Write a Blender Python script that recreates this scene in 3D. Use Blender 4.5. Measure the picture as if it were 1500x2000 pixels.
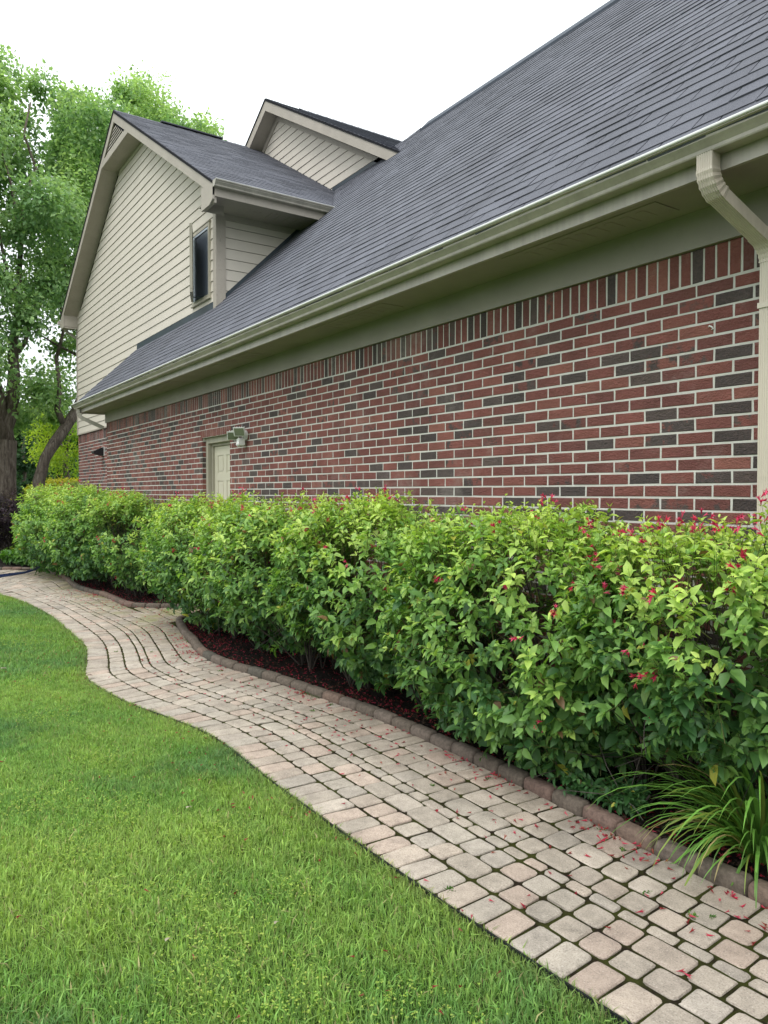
import bpy, math, random
import numpy as np
from mathutils import Vector, Matrix
R = math.radians
rng = np.random.default_rng(7)
random.seed(7)
scene = bpy.context.scene
for o in list(bpy.data.objects):
    bpy.data.objects.remove(o)
COL = scene.collection

# ------------------------------------------------------------------ camera
cam = bpy.data.cameras.new('camera')
cam.sensor_fit = 'VERTICAL'; cam.sensor_height = 36; cam.sensor_width = 27
cam.lens = 36 * 1480 / 2000
cam.clip_start = 0.05; cam.clip_end = 2000
co = bpy.data.objects.new('camera', cam); COL.objects.link(co)
co.location = (0, 0, 1.5)
co.rotation_euler = (R(90 - 1.432), 0, R(-90 - 34.205))
scene.camera = co

# ------------------------------------------------------------------ world (overcast)
SUN_EL, SUN_AZ = 58, 115
w = bpy.data.worlds.new('World'); scene.world = w; w.use_nodes = True
nt = w.node_tree; nt.nodes.clear()
out = nt.nodes.new('ShaderNodeOutputWorld'); bg = nt.nodes.new('ShaderNodeBackground')
sky = nt.nodes.new('ShaderNodeTexSky'); sky.sky_type = 'NISHITA'; sky.sun_disc = False
sky.sun_elevation = R(SUN_EL); sky.sun_rotation = R(90 - SUN_AZ); sky.dust_density = 6; sky.air_density = 1.0
hsv = nt.nodes.new('ShaderNodeHueSaturation'); hsv.inputs['Saturation'].default_value = 0.35
nt.links.new(sky.outputs[0], hsv.inputs['Color'])
tc = nt.nodes.new('ShaderNodeTexCoord'); sx = nt.nodes.new('ShaderNodeSeparateXYZ')
nt.links.new(tc.outputs['Generated'], sx.inputs[0])
mr = nt.nodes.new('ShaderNodeMapRange'); mr.inputs[1].default_value = -0.05; mr.inputs[2].default_value = 1
mr.inputs[3].default_value = 7.0; mr.inputs[4].default_value = 16.5
nt.links.new(sx.outputs[2], mr.inputs[0])
vm = nt.nodes.new('ShaderNodeVectorMath'); vm.operation = 'SCALE'
vm.inputs[0].default_value = (0.93, 0.985, 1.0)
nt.links.new(mr.outputs[0], vm.inputs['Scale'])
mx = nt.nodes.new('ShaderNodeMix'); mx.data_type = 'RGBA'; mx.inputs[0].default_value = 0.85
nt.links.new(hsv.outputs[0], mx.inputs[6]); nt.links.new(vm.outputs[0], mx.inputs[7])
nt.links.new(mx.outputs[2], bg.inputs['Color']); bg.inputs['Strength'].default_value = 0.12
nt.links.new(bg.outputs[0], out.inputs[0])
sun = bpy.data.lights.new('sun', 'SUN'); sun.energy = 0.9; sun.angle = R(25); sun.color = (1, .97, .92)
so = bpy.data.objects.new('sun', sun); COL.objects.link(so)
_a, _e = R(SUN_AZ), R(SUN_EL)
sd = Vector((math.cos(_e) * math.cos(_a), math.cos(_e) * math.sin(_a), math.sin(_e)))
so.rotation_euler = sd.to_track_quat('Z', 'Y').to_euler()
so.location = sd * 40
vs = scene.view_settings; vs.view_transform = 'Standard'; vs.look = 'None'; vs.gamma = 1; vs.exposure = 0.55
scene.cycles.max_bounces = 6; scene.cycles.transparent_max_bounces = 6
scene.cycles.diffuse_bounces = 4

# ------------------------------------------------------------------ helpers
def tag(o, label=None, cat=None, group=None, kind=None):
    if label: o['label'] = label
    if cat: o['category'] = cat
    if group: o['group'] = group
    if kind: o['kind'] = kind
    return o

def empty(name, loc=(0, 0, 0), **k):
    o = bpy.data.objects.new(name, None); COL.objects.link(o); o.location = loc
    o.empty_display_size = .2
    return tag(o, **k)

class MB:
    """collects polygons, one mesh"""
    def __init__(s): s.v = []; s.f = []; s.c = []
    def add(s, verts, faces, col=(1, 1, 1)):
        n = len(s.v); s.v.extend([tuple(p) for p in verts])
        s.f.extend([tuple(i + n for i in f) for f in faces]); s.c.extend([col] * len(verts))
    def box(s, x0, x1, y0, y1, z0, z1, col=(1, 1, 1), b=0.0):
        if b <= 0:
            V = [(x0,y0,z0),(x1,y0,z0),(x1,y1,z0),(x0,y1,z0),(x0,y0,z1),(x1,y0,z1),(x1,y1,z1),(x0,y1,z1)]
            s.add(V, [(0,3,2,1),(4,5,6,7),(0,1,5,4),(1,2,6,5),(2,3,7,6),(3,0,4,7)], col); return
        V = []
        for (z, i) in ((z0, b), (z0 + b, 0), (z1 - b, 0), (z1, b)):
            V += [(x0+i,y0+i,z),(x1-i,y0+i,z),(x1-i,y1-i,z),(x0+i,y1-i,z)]
        F = [(0,3,2,1),(12,13,14,15)]
        for k in range(3):
            for j in range(4):
                a = k*4+j; c = k*4+(j+1)%4; F.append((a, c, c+4, a+4))
        s.add(V, F, col)
    def prism(s, poly, axis, a, b, col=(1, 1, 1)):
        """poly of 2-D points extruded along axis x/y/z from a to b"""
        n = len(poly)
        def P(p, t):
            return (t, p[0], p[1]) if axis == 'x' else ((p[0], t, p[1]) if axis == 'y' else (p[0], p[1], t))
        V = [P(p, a) for p in poly] + [P(p, b) for p in poly]
        F = [tuple(range(n))[::-1], tuple(range(n, 2*n))]
        for i in range(n):
            j = (i+1) % n; F.append((i, j, j+n, i+n))
        s.add(V, F, col)
    def sweep(s, prof, frames, col=(1,1,1), closed=True, caps=True):
        """prof 2-D points, frames (origin, u, v)"""
        n = len(prof); V = []
        for (o, u, v) in frames:
            for (a, b) in prof: V.append(tuple(Vector(o) + Vector(u)*a + Vector(v)*b))
        F = []
        m = n if closed else n-1
        for k in range(len(frames)-1):
            for i in range(m):
                j = (i+1) % n; F.append((k*n+i, k*n+j, (k+1)*n+j, (k+1)*n+i))
        if caps and closed:
            F.append(tuple(range(n))[::-1]); F.append(tuple(range((len(frames)-1)*n, len(frames)*n)))
        s.add(V, F, col)
    def tube(s, pts, radii, n=8, col=(1,1,1), noise=0.0):
        fr = []; pts = [Vector(p) for p in pts]
        up = Vector((0.13, 0.31, 1)).normalized(); base = len(s.v); V = []
        prevu = None
        for i, p in enumerate(pts):
            d = (pts[min(i+1, len(pts)-1)] - pts[max(i-1, 0)]).normalized()
            u = d.cross(up) if prevu is None else (prevu - d*prevu.dot(d))
            if u.length < 1e-4: u = d.cross(Vector((1, 0, 0)))
            u.normalize(); v = d.cross(u); prevu = u
            for k in range(n):
                a = 2*math.pi*k/n; r = radii[i]*(1+noise*(random.random()-.5)*2)
                V.append(tuple(p + u*math.cos(a)*r + v*math.sin(a)*r))
        F = []
        for i in range(len(pts)-1):
            for k in range(n):
                j = (k+1) % n; F.append((i*n+k, i*n+j, (i+1)*n+j, (i+1)*n+k))
        F.append(tuple(range(n))[::-1]); F.append(tuple(range((len(pts)-1)*n, len(pts)*n)))
        s.add(V, F, col)
    def build(s, name, mat, parent=None, smooth=False):
        me = bpy.data.meshes.new(name); me.from_pydata(s.v, [], s.f)
        ca = me.color_attributes.new('col', 'FLOAT_COLOR', 'POINT')
        c = np.ones((len(s.v), 4), dtype=np.float32); c[:, :3] = np.array(s.c, dtype=np.float32)
        ca.data.foreach_set('color', c.ravel())
        if smooth:
            me.polygons.foreach_set('use_smooth', [True]*len(me.polygons))
        me.materials.append(mat); me.update()
        o = bpy.data.objects.new(name, me); COL.objects.link(o)
        if parent is not None:
            o.parent = parent; o.matrix_parent_inverse = Matrix.Translation(parent.location).inverted()
        return o

def np_mesh(name, V, tf, ninst, col, mat, parent=None, smooth=True):
    """V (ninst*k,3) array, template faces tf repeated for every instance; col (ninst*k,3)"""
    V = np.asarray(V, dtype=np.float32).reshape(-1, 3); k = len(V)//ninst
    tl = np.concatenate([np.array(f) for f in tf]); tcn = np.array([len(f) for f in tf])
    loops = (tl[None, :] + (np.arange(ninst)*k)[:, None]).ravel().astype(np.int32)
    cnt = np.tile(tcn, ninst)
    start = np.concatenate([[0], np.cumsum(cnt)[:-1]]).astype(np.int32)
    me = bpy.data.meshes.new(name)
    me.vertices.add(len(V)); me.vertices.foreach_set('co', V.ravel())
    me.loops.add(len(loops)); me.loops.foreach_set('vertex_index', loops)
    me.polygons.add(len(cnt)); me.polygons.foreach_set('loop_start', start)
    try: me.polygons.foreach_set('loop_total', cnt.astype(np.int32))
    except Exception: pass
    me.polygons.foreach_set('use_smooth', np.full(len(cnt), smooth))
    me.update(calc_edges=True); me.validate()
    ca = me.color_attributes.new('col', 'FLOAT_COLOR', 'POINT')
    c = np.ones((len(V), 4), dtype=np.float32); c[:, :3] = np.asarray(col, dtype=np.float32).reshape(-1, 3)
    ca.data.foreach_set('color', c.ravel())
    me.materials.append(mat)
    o = bpy.data.objects.new(name, me); COL.objects.link(o)
    if parent is not None:
        o.parent = parent; o.matrix_parent_inverse = Matrix.Translation(parent.location).inverted()
    return o

def norm(a): return a/np.maximum(np.linalg.norm(a, axis=-1, keepdims=True), 1e-9)

LEAF8 = [(0,1,2),(0,2,3),(1,4,5,2),(2,5,6,3),(4,7,5),(5,7,6)]
def leaves8(P, D, N, L, W, droop, fold=.22):
    """P base, D direction, N face normal -> (n,8,3)"""
    D = norm(D); S = norm(np.cross(D, N)); N = norm(np.cross(S, D)); L = L[:, None]; W = W[:, None]; dr = droop[:, None]
    def row(t, wd, f):
        c = P + D*L*t - N*L*dr*t*t
        return c - S*W*wd*.5 + N*W*f, c - N*W*0.0, c + S*W*wd*.5 + N*W*f
    l1, m1, r1 = row(.3, .95, fold); l2, m2, r2 = row(.68, .78, fold*.8)
    tip = P + D*L - N*L*dr*1.15
    return np.stack([P, l1, m1, r1, l2, m2, r2, tip], axis=1)
LEAF4 = [(0,1,3),(0,3,2)]
def leaves4(P, D, N, L, W):
    D = norm(D); S = norm(np.cross(D, N)); N = norm(np.cross(S, D)); L = L[:, None]; W = W[:, None]
    return np.stack([P, P + D*L*.45 - S*W*.5 + N*W*.15, P + D*L*.45 + S*W*.5 + N*W*.15, P + D*L - N*L*.15], axis=1)

def vnoise(p, seed=0, f=1.0):
    """cheap smooth value noise from sums of sines, range about -1..1"""
    r = np.random.default_rng(seed); p = np.asarray(p)*f; t = np.zeros(p.shape[0])
    for k in range(7):
        d = r.normal(size=p.shape[1]); d /= np.linalg.norm(d)
        t += np.sin((p@d)*(1+.45*k) + r.uniform(0, 6.28))/(1+.25*k)
    return t/2.6

# ------------------------------------------------------------------ materials
class NT:
    def __init__(s, name):
        s.m = bpy.data.materials.new(name); s.m.use_nodes = True; s.t = s.m.node_tree
        s.b = s.t.nodes['Principled BSDF']; s.o = s.t.nodes['Material Output']
        s.geo = s.t.nodes.new('ShaderNodeNewGeometry')
    def n(s, typ, **k):
        nd = s.t.nodes.new(typ)
        for a, b in k.items():
            setattr(nd, a, b)
        return nd
    def l(s, a, b): s.t.links.new(a, b)
    def noise(s, scale, detail=4, rough=.55, vec=None, dist=0):
        nd = s.n('ShaderNodeTexNoise'); nd.inputs['Scale'].default_value = scale
        nd.inputs['Detail'].default_value = detail; nd.inputs['Roughness'].default_value = rough
        nd.inputs['Distortion'].default_value = dist
        s.l(vec if vec is not None else s.pos(), nd.inputs['Vector']); return nd.outputs['Fac']
    def pos(s): return s.geo.outputs['Position']
    def scaled(s, v):
        m = s.n('ShaderNodeMapping'); m.inputs['Scale'].default_value = v
        s.l(s.pos(), m.inputs['Vector']); return m.outputs[0]
    def ramp(s, fac, stops, interp='LINEAR'):
        nd = s.n('ShaderNodeValToRGB'); cr = nd.color_ramp; cr.interpolation = interp
        while len(cr.elements) < len(stops): cr.elements.new(.5)
        for e, (p, c) in zip(cr.elements, stops):
            e.position = p; e.color = (c, c, c, 1) if isinstance(c, (int, float)) else (*c, 1)
        s.l(fac, nd.inputs[0]); return nd.outputs[0]
    def mix(s, fac, a, b, mode='MIX'):
        nd = s.n('ShaderNodeMix'); nd.data_type = 'RGBA'; nd.blend_type = mode
        for v, i in ((fac, 0), (a, 6), (b, 7)):
            if isinstance(v, (int, float)): nd.inputs[i].default_value = v
            elif isinstance(v, tuple): nd.inputs[i].default_value = (*v, 1)
            else: s.l(v, nd.inputs[i])
        return nd.outputs[2]
    def math(s, op, a, b=0.0):
        nd = s.n('ShaderNodeMath', operation=op)
        for v, i in ((a, 0), (b, 1)):
            if isinstance(v, (int, float)): nd.inputs[i].default_value = v
            else: s.l(v, nd.inputs[i])
        return nd.outputs[0]
    def attr(s):
        nd = s.n('ShaderNodeAttribute'); nd.attribute_name = 'col'; return nd
    def sep(s, c):
        nd = s.n('ShaderNodeSeparateColor'); s.l(c, nd.inputs[0]); return nd.outputs
    def bump(s, h, dist=.002, strength=1.0):
        nd = s.n('ShaderNodeBump'); nd.inputs['Distance'].default_value = dist
        nd.inputs['Strength'].default_value = strength
        s.l(h, nd.inputs['Height']); s.l(nd.outputs[0], s.b.inputs['Normal'])
    def base(s, c, rough=.8, spec=.3):
        if isinstance(c, tuple): s.b.inputs['Base Color'].default_value = (*c, 1)
        else: s.l(c, s.b.inputs['Base Color'])
        s.b.inputs['Roughness'].default_value = rough; s.b.inputs['Specular IOR Level'].default_value = spec
        return s

def m_paint(name, col, rough=.6, var=.12, dirt=.0, spec=.3, wood=True):
    t = NT(name)
    n1 = t.noise(3.0, 5); c = t.mix(t.ramp(n1, [(.3, 1-var), (.7, 1.0)]), (0, 0, 0), col, 'MIX')
    c = t.mix(1.0, t.ramp(n1, [(.3, 1-var), (.75, 1.0)]), col, 'MULTIPLY')
    if dirt:
        n2 = t.noise(22, 6, .7); c = t.mix(t.ramp(n2, [(.56, 0.0), (.72, dirt)]), c, tuple(x*.45 for x in col))
    if not wood and dirt:
        sk = t.noise(7, 5, .7, t.scaled((1, 1, .06))); c = t.mix(1.0, c, t.ramp(sk, [(.35, .78), (.6, 1.0)]), 'MULTIPLY')
    t.base(c, rough, spec)
    if wood: t.bump(t.noise(60, 4, .6, t.scaled((1, 1, 6))), .0015, .5)
    return t.m

def m_brick():
    t = NT('brick'); a = t.attr(); s = t.sep(a.outputs['Color'])
    red = t.ramp(s[1], [(0, (.135, .038, .036)), (.4, (.185, .049, .043)), (.8, (.215, .060, .050)), (1, (.26, .088, .067))])
    blk = t.ramp(s[2], [(0, (.03, .027, .031)), (.6, (.052, .045, .047)), (1, (.085, .062, .058))])
    nz = t.noise(14, 5, .65)
    # r channel: how much of the brick is burnt dark
    f = t.math('ADD', s[0], t.math('MULTIPLY', t.math('SUBTRACT', nz, .5), 1.9))
    f = t.ramp(f, [(.40, 0.0), (.60, 1.0)])
    c = t.mix(f, red, blk)
    ng = t.noise(90, 6, .7); c = t.mix(t.ramp(ng, [(.3, 0.0), (.8, .5)]), c, t.mix(.5, c, (.33, .2, .16)))
    ns = t.noise(5, 4); c = t.mix(1.0, c, t.ramp(ns, [(.3, .82), (.7, 1.12)]), 'MULTIPLY')
    ne = t.noise(38, 6, .75); c = t.mix(t.ramp(ne, [(.66, 0.0), (.78, .45)]), c, (.42, .36, .31))
    ef = t.noise(1.6, 6, .75); c = t.mix(t.ramp(ef, [(.55, .05), (.72, .28)]), c, (.45, .40, .36)); dk = t.noise(1.1, 5, .6); c = t.mix(1.0, c, t.ramp(dk, [(.3, .85), (.7, 1.1)]), 'MULTIPLY')
    t.base(c, .85, .25)
    h = t.math('ADD', t.noise(28, 6, .6, t.scaled((1, 1, 2.2)), 1.2), t.math('MULTIPLY', t.noise(160, 3, .6), .35))
    t.bump(h, .016, 1.0)
    return t.m

def m_mortar():
    t = NT('mortar'); c = t.mix(t.noise(9, 5), (.46, .45, .41), (.66, .64, .60)); t.base(c, .95, .1)
    t.bump(t.noise(120, 5, .7), .004, .8); return t.m

def m_shingle(name='shingle'):
    t = NT(name); a = t.attr(); s = t.sep(a.outputs['Color'])
    c = t.mix(s[0], (.043, .046, .062), (.070, .074, .096))
    g = t.noise(260, 3, .8); c = t.mix(t.ramp(g, [(.35, 0.0), (.75, .55)]), c, (.22, .22, .25))
    st = t.noise(2.2, 5, .6, t.scaled((1, .35, .35))); c = t.mix(1.0, c, t.ramp(st, [(.3, .82), (.72, 1.2)]), 'MULTIPLY')
    t.base(c, .82, .45); t.bump(g, .003, .8); return t.m

def m_leaf(name, trans=.35, rough=.45, spec=.35, tint=(1.25, 1.35, .55)):
    t = NT(name); a = t.attr(); nz = t.noise(14, 3)
    c = t.mix(1.0, a.outputs['Color'], t.ramp(nz, [(.3, .82), (.7, 1.12)]), 'MULTIPLY')
    t.base(c, rough, spec)
    tr = t.n('ShaderNodeBsdfTranslucent'); c2 = t.mix(1.0, c, tint, 'MULTIPLY'); t.l(c2, tr.inputs['Color'])
    ms = t.n('ShaderNodeMixShader'); ms.inputs[0].default_value = trans
    t.l(t.b.outputs[0], ms.inputs[1]); t.l(tr.outputs[0], ms.inputs[2]); t.l(ms.outputs[0], t.o.inputs['Surface'])
    return t.m

def m_attr(name, rough=.8, spec=.2, nscale=40, bump=.003, lo=.75, hi=1.2):
    t = NT(name); a = t.attr(); nz = t.noise(nscale, 5, .65)
    c = t.mix(1.0, a.outputs['Color'], t.ramp(nz, [(.3, lo), (.72, hi)]), 'MULTIPLY'); t.base(c, rough, spec)
    t.bump(nz, bump, .8); return t.m

def m_paver():
    t = NT('paver'); a = t.attr(); c = a.outputs['Color']
    c = t.mix(1.0, c, t.ramp(t.noise(2.2, 4), [(.3, .86), (.7, 1.1)]), 'MULTIPLY')
    sp = t.noise(170, 4, .75); c = t.mix(t.ramp(sp, [(.36, .8), (.48, 0.0)]), c, t.mix(.7, c, (.12, .10, .085)))
    bl = t.noise(9, 6, .75); c = t.mix(1.0, c, t.ramp(bl, [(.3, .66), (.58, 1.06)]), 'MULTIPLY')
    c = t.mix(t.ramp(sp, [(.60, 0.0), (.70, .8)]), c, (.66, .61, .54))
    # brown mottling stronger toward the kerb side, with a thin green film by the door
    sxyz = t.n('ShaderNodeSeparateXYZ'); t.l(t.pos(), sxyz.inputs[0])
    d = t.n('ShaderNodeMapRange'); t.l(sxyz.outputs[1], d.inputs[0])
    d.inputs[1].default_value = -2.15; d.inputs[2].default_value = -2.85; d.inputs[3].default_value = 0; d.inputs[4].default_value = 1
    nz = t.noise(3.5, 6, .7)
    f = t.math('MULTIPLY', t.ramp(nz, [(.38, .15), (.62, 1.0)]), d.outputs[0])
    c = t.mix(t.math('MULTIPLY', f, .55), c, (.16, .125, .085))
    dx = t.n('ShaderNodeMapRange'); t.l(sxyz.outputs[0], dx.inputs[0])
    dx.inputs[1].default_value = 6.5; dx.inputs[2].default_value = 9.0; dx.inputs[3].default_value = 0; dx.inputs[4].default_value = 1
    g = t.math('MULTIPLY', t.math('MULTIPLY', t.ramp(t.noise(2.3, 5, .7), [(.42, 0.0), (.6, 1.0)]), dx.outputs[0]), d.outputs[0])
    c = t.mix(t.math('MULTIPLY', g, .6), c, (.2, .22, .05))
    t.base(c, .9, .2); t.bump(t.math('ADD', sp, t.math('MULTIPLY', t.noise(30, 4), .8)), .004, .8); return t.m

def m_pathbed():
    t = NT('joint_moss')
    c = t.mix(t.ramp(t.noise(7, 6, .7), [(.42, 0.0), (.56, 1.0)]), (.028, .021, .014), (.05, .055, .014))
    c = t.mix(t.ramp(t.noise(60, 4), [(.5, 0.0), (.7, .7)]), c, (.06, .065, .02))
    t.base(c, 1, .05); t.bump(t.noise(180, 5, .8), .012, 1); return t.m

def m_soil():
    t = NT('lawn_soil'); c = t.mix(t.noise(40, 5, .7), (.02, .04, .010), (.05, .085, .022)); t.base(c, 1, .05)
    t.bump(t.noise(150, 4), .01); return t.m
def m_field():
    t = NT('grass_field')
    c = t.mix(t.noise(1.3, 6, .7), (.04, .09, .016), (.07, .14, .03)); c = t.mix(t.ramp(t.noise(60, 4, .8), [(.35, .6), (.6, 0.0)]), c, (.02, .045, .01))
    t.base(c, .9, .15); t.bump(t.noise(90, 4), .03); return t.m
def m_mulch():
    t = NT('mulch'); c = t.mix(t.noise(70, 6, .8), (.006, .005, .005), (.035, .026, .022)); t.base(c, .95, .15)
    t.bump(t.noise(80, 6, .8, t.scaled((1, 2, 1))), .03, 1); return t.m
def m_bark():
    t = NT('bark'); v = t.scaled((1, 1, .22))
    n = t.noise(16, 6, .7, v, .8); c = t.ramp(n, [(.3, (.05, .04, .033)), (.5, (.15, .12, .10)), (.75, (.30, .26, .22))])
    t.base(c, .95, .1); t.bump(n, .05, 1); return t.m
def m_glass():
    t = NT('window_glass'); t.base((.02, .03, .045), .06, .9); return t.m

BRICK = m_brick(); MORTAR = m_mortar(); SHINGLE = m_shingle()
SIDING = m_paint('siding_paint', (.60, .545, .475), .65, .08, .0)
SIDINGP = SIDING
TRIM = m_paint('trim_paint', (.41, .365, .315), .6, .15, .45)
SOFFIT = m_paint('soffit_paint', (.335, .305, .27), .65, .15, .1)
GUTTER = m_paint('gutter_paint', (.44, .405, .345), .38, .12, .12, .5, False)
DSPOUT = m_paint('downspout_paint', (.58, .52, .43), .38, .08, .15, .5, False)
DOORP = m_paint('door_paint', (.56, .52, .41), .5, .05, .0, .4, False)
FRAMEP = m_paint('frame_paint', (.42, .39, .31), .55, .1, .15, .3, False)
DARK = m_paint('dark_metal', (.03, .045, .06), .5, .3, 0, .5, False)
BLACK = m_paint('black_plastic', (.012, .013, .016), .4, .2, 0, .5, False)
UNDER = m_paint('roof_underlay', (.02, .02, .024), .95, .2, 0, .1, False)
WHITE = m_paint('white_plastic', (.7, .7, .68), .4, .05, 0, .4, False)
LENS = m_paint('lens_glass', (.20, .22, .16), .12, .1, 0, .7, False)
SASHP = m_paint('sash_paint', (.40, .45, .50), .4, .05, 0, .5, False)
GAPM = m_paint('painted_gap_shadow', (.06, .05, .045), .9, .1, 0, .1, False)  # dark colour stands in for the shade under siding laps
DARKROOM = m_paint('dark_interior', (.02, .03, .04), .9, .2, 0, .1, False)
GLASS = m_glass()
LEAFM = m_leaf('shrub_leaf'); TREELEAF = m_leaf('tree_leaf', .5, .55, .25, (1.15, 1.2, .7)); GRASSM = m_leaf('grass_blade', .35, .6, .2)
PETALM = m_leaf('petal', .3, .5, .2, (1.1, .9, 1.1)); LILYM = m_leaf('lily_leaf', .28, .42, .45)
TWIG = m_attr('twig', .9, .15, 60, .002); STONE = m_attr('kerb_stone', .9, .2, 50, .006, .6, 1.25)
PAVER = m_paver(); JOINT = m_pathbed(); SOIL = m_soil(); FIELD = m_field(); MULCH = m_mulch(); BARK = m_bark()
CHIP = m_attr('bark_chip', .95, .15, 90, .002)
HOSE = m_paint('hose_rubber', (.015, .03, .11), .3, .1, 0, .6, False)

# ================================================================== HOUSE
WY = -3.547
house = empty('brick_house', (6, -8, 0), label='red brick house with beige lap siding gables and dark grey shingle roof', cat='house')
CH = .0687; BL = .206

def brick_tint(dark_p=.2):
    d = random.random()
    if d < dark_p: r = random.choice([.75, .95, 1.1, 1.1])
    elif d < dark_p + .13: r = random.uniform(.3, .5)
    else: r = random.uniform(-.4, .12)
    return (r, random.random(), random.random())

def one_brick(mb, x0, x1, z0, z1, y, col, j=.0016, depth=.012):
    """brick face standing proud of mortar; y = outer plane, facing +y"""
    q = lambda: random.uniform(-j, j)
    c = .0035
    o = [(x0+q(), z0+q()), (x1+q(), z0+q()), (x1+q(), z1+q()), (x0+q(), z1+q())]
    i = [(x0+c+q(), z0+c+q()), (x1-c+q(), z0+c+q()), (x1-c+q(), z1-c+q()), (x0+c+q(), z1-c+q())]
    dy = random.uniform(-.0009, .0009)
    V = [(a, y-depth, b) for a, b in o] + [(a, y-.0016+dy, b) for a, b in o] + [(a, y+dy, b) for a, b in i]
    F = [(8, 11, 10, 9)]
    for k in range(4):
        m = (k+1) % 4
        F.append((k, k+4, m+4, m)); F.append((k+4, k+8, m+8, m+4))
    mb.add(V, F, col)

def brick_wall(x0, x1, ztop, y, name, soldier=True, phase=0., zref=2.579, holes=(), z0=-.1, dark=.2):
    mb = MB(); g = .0118
    zs = zref
    if soldier:
        x = x0 + .002
        while x < x1 - .01:
            xe = min(x + .0685 - g, x1)
            one_brick(mb, x, xe, zs + .002, ztop, y, brick_tint(dark*1.4)); x += .0685
    k = 0; z = zs - CH
    while z > z0:
        off = phase + (BL/2 if k % 2 else 0)
        n0 = math.floor((x0 - off)/BL); x = n0*BL + off
        while x < x1:
            a, b = max(x + g/2, x0), min(x + BL - g/2, x1)
            segs = [(a, b)]
            for (hx0, hx1, hz0, hz1) in holes:
                if z + CH - g > hz0 + .01 and z < hz1 - .01:
                    ns = []
                    for (p, q) in segs:
                        if q <= hx0 or p >= hx1: ns.append((p, q)); continue
                        if p < hx0: ns.append((p, hx0))
                        if q > hx1: ns.append((hx1, q))
                    segs = ns
            for (p, q) in segs:
                if q - p > .03: one_brick(mb, p, q, z, z + CH - g, y, brick_tint(dark))
            x += BL
        z -= CH; k += 1
    return mb

# --- main brick wall with door opening
DX0, DX1, DZ = 8.47, 9.37, 2.205
mb = brick_wall(-2.0, 14.08, 2.752, WY, 'brick_wall', True, .085, 2.581, holes=[(DX0-.0, DX1+.0, -1, 2.3)])
x = DX0 - .03                                            # rowlock lintel over the door
while x < DX1 + .03:
    one_brick(mb, x, x + .056, DZ + .003, 2.298, WY+.001, (random.uniform(-.4, .2), random.uniform(.5, 1), random.random())); x += .0665
for k in range(36):                                      # the brick return of the far jamb, facing the camera
    z = 2.581 - CH*(k+1) 
    if z > DZ - CH: continue
    c = brick_tint()
    mb.add([(DX1-.001, WY-.003, z), (DX1-.001, WY-.095, z), (DX1-.001, WY-.095, z+CH-.0105), (DX1-.001, WY-.003, z+CH-.0105)], [(0, 1, 2, 3)], c)
wallo = mb.build('brick_wall', BRICK, house)
mb = MB()                                                # mortar bed / wall core
yb = WY - .0028
mb.box(-2.0, DX0, yb-.2, yb, -.2, 2.75); mb.box(DX1, 14.075, yb-.2, yb, -.2, 2.75); mb.box(DX0, DX1, yb-.2, yb, DZ, 2.75)
mb.box(13.87, 14.075, -7.5, yb-.2, -.2, 2.75); mb.box(-2.0, -1.8, -7.5, yb-.2, -.2, 2.75)
mb.build('mortar', MORTAR, wallo)

# --- door
door = empty('door', (9, -3.6, 0)); door.parent = house; door.matrix_parent_inverse = Matrix.Translation(house.location).inverted()
door['label'] = 'beige panelled side door recessed in the brick wall'
mb = MB(); yo = WY - .05
mb.box(DX1-.075, DX1, yo-.09, yo, 0, DZ, b=.004); mb.box(DX0, DX0+.075, yo-.09, yo, 0, DZ, b=.004)
mb.box(DX0+.075, DX1-.075, yo-.09, yo, DZ-.075, DZ-.001, b=.004)
mb.box(DX1-.11, DX1-.075, yo-.12, yo-.05, 0, DZ-.075, b=.003); mb.box(DX0+.075, DX0+.11, yo-.12, yo-.05, 0, DZ-.075, b=.003)
mb.box(DX0+.11, DX1-.11, yo-.12, yo-.05, DZ-.11, DZ-.075, b=.003)
mb.box(DX0, DX1, yo-.15, yo+.03, -.02, .1, b=.004)
mb.build('door_frame', FRAMEP, door)
mb = MB(); dx0, dx1, dz0, dz1 = DX0+.112, DX1-.112, .1, DZ-.112; yd = yo - .075
mb.box(dx0, dx1, yd-.04, yd-.008, dz0, dz1)
W_ = dx1 - dx0; st = .1
xs = [dx0, dx0+st, (dx0+dx1)/2-st/2, (dx0+dx1)/2+st/2, dx1-st, dx1]
rows = [(dz1-.12-.22, dz1-.12), (dz1-.12-.22-.1-.72, dz1-.12-.22-.1), (dz0+.2, dz1-.12-.22-.1-.72-.1)]
for a, b in ((xs[0], xs[1]), (xs[2], xs[3]), (xs[4], xs[5])): mb.box(a, b, yd-.008, yd, dz0, dz1, b=.002)
for zi0, zi1 in ((rows[0][1], dz1), (rows[1][1], rows[0][0]), (rows[2][1], rows[1][0]), (dz0, rows[2][0])):
    for a, b in ((xs[1], xs[2]), (xs[3], xs[4])): mb.box(a-.001, b+.001, yd-.008, yd-.0005, zi0, zi1, b=.002)
for (z0, z1) in rows:
    for a, b in ((xs[1], xs[2]), (xs[3], xs[4])): mb.box(a+.025, b-.025, yd-.009, yd-.002, z0+.025, z1-.025, b=.003)
mb.build('door_leaf', DOORP, door)
mb = MB(); mb.tube([(dx0+.06, yd, 1.02), (dx0+.06, yd+.03, 1.02), (dx0+.06, yd+.055, 1.02), (dx0+.06, yd+.07, 1.02)], [.012, .014, .027, .018], 12)
mb.build('knob', m_paint('brass', (.35, .25, .1), .3, .1, 0, .6, False), door)

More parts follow.
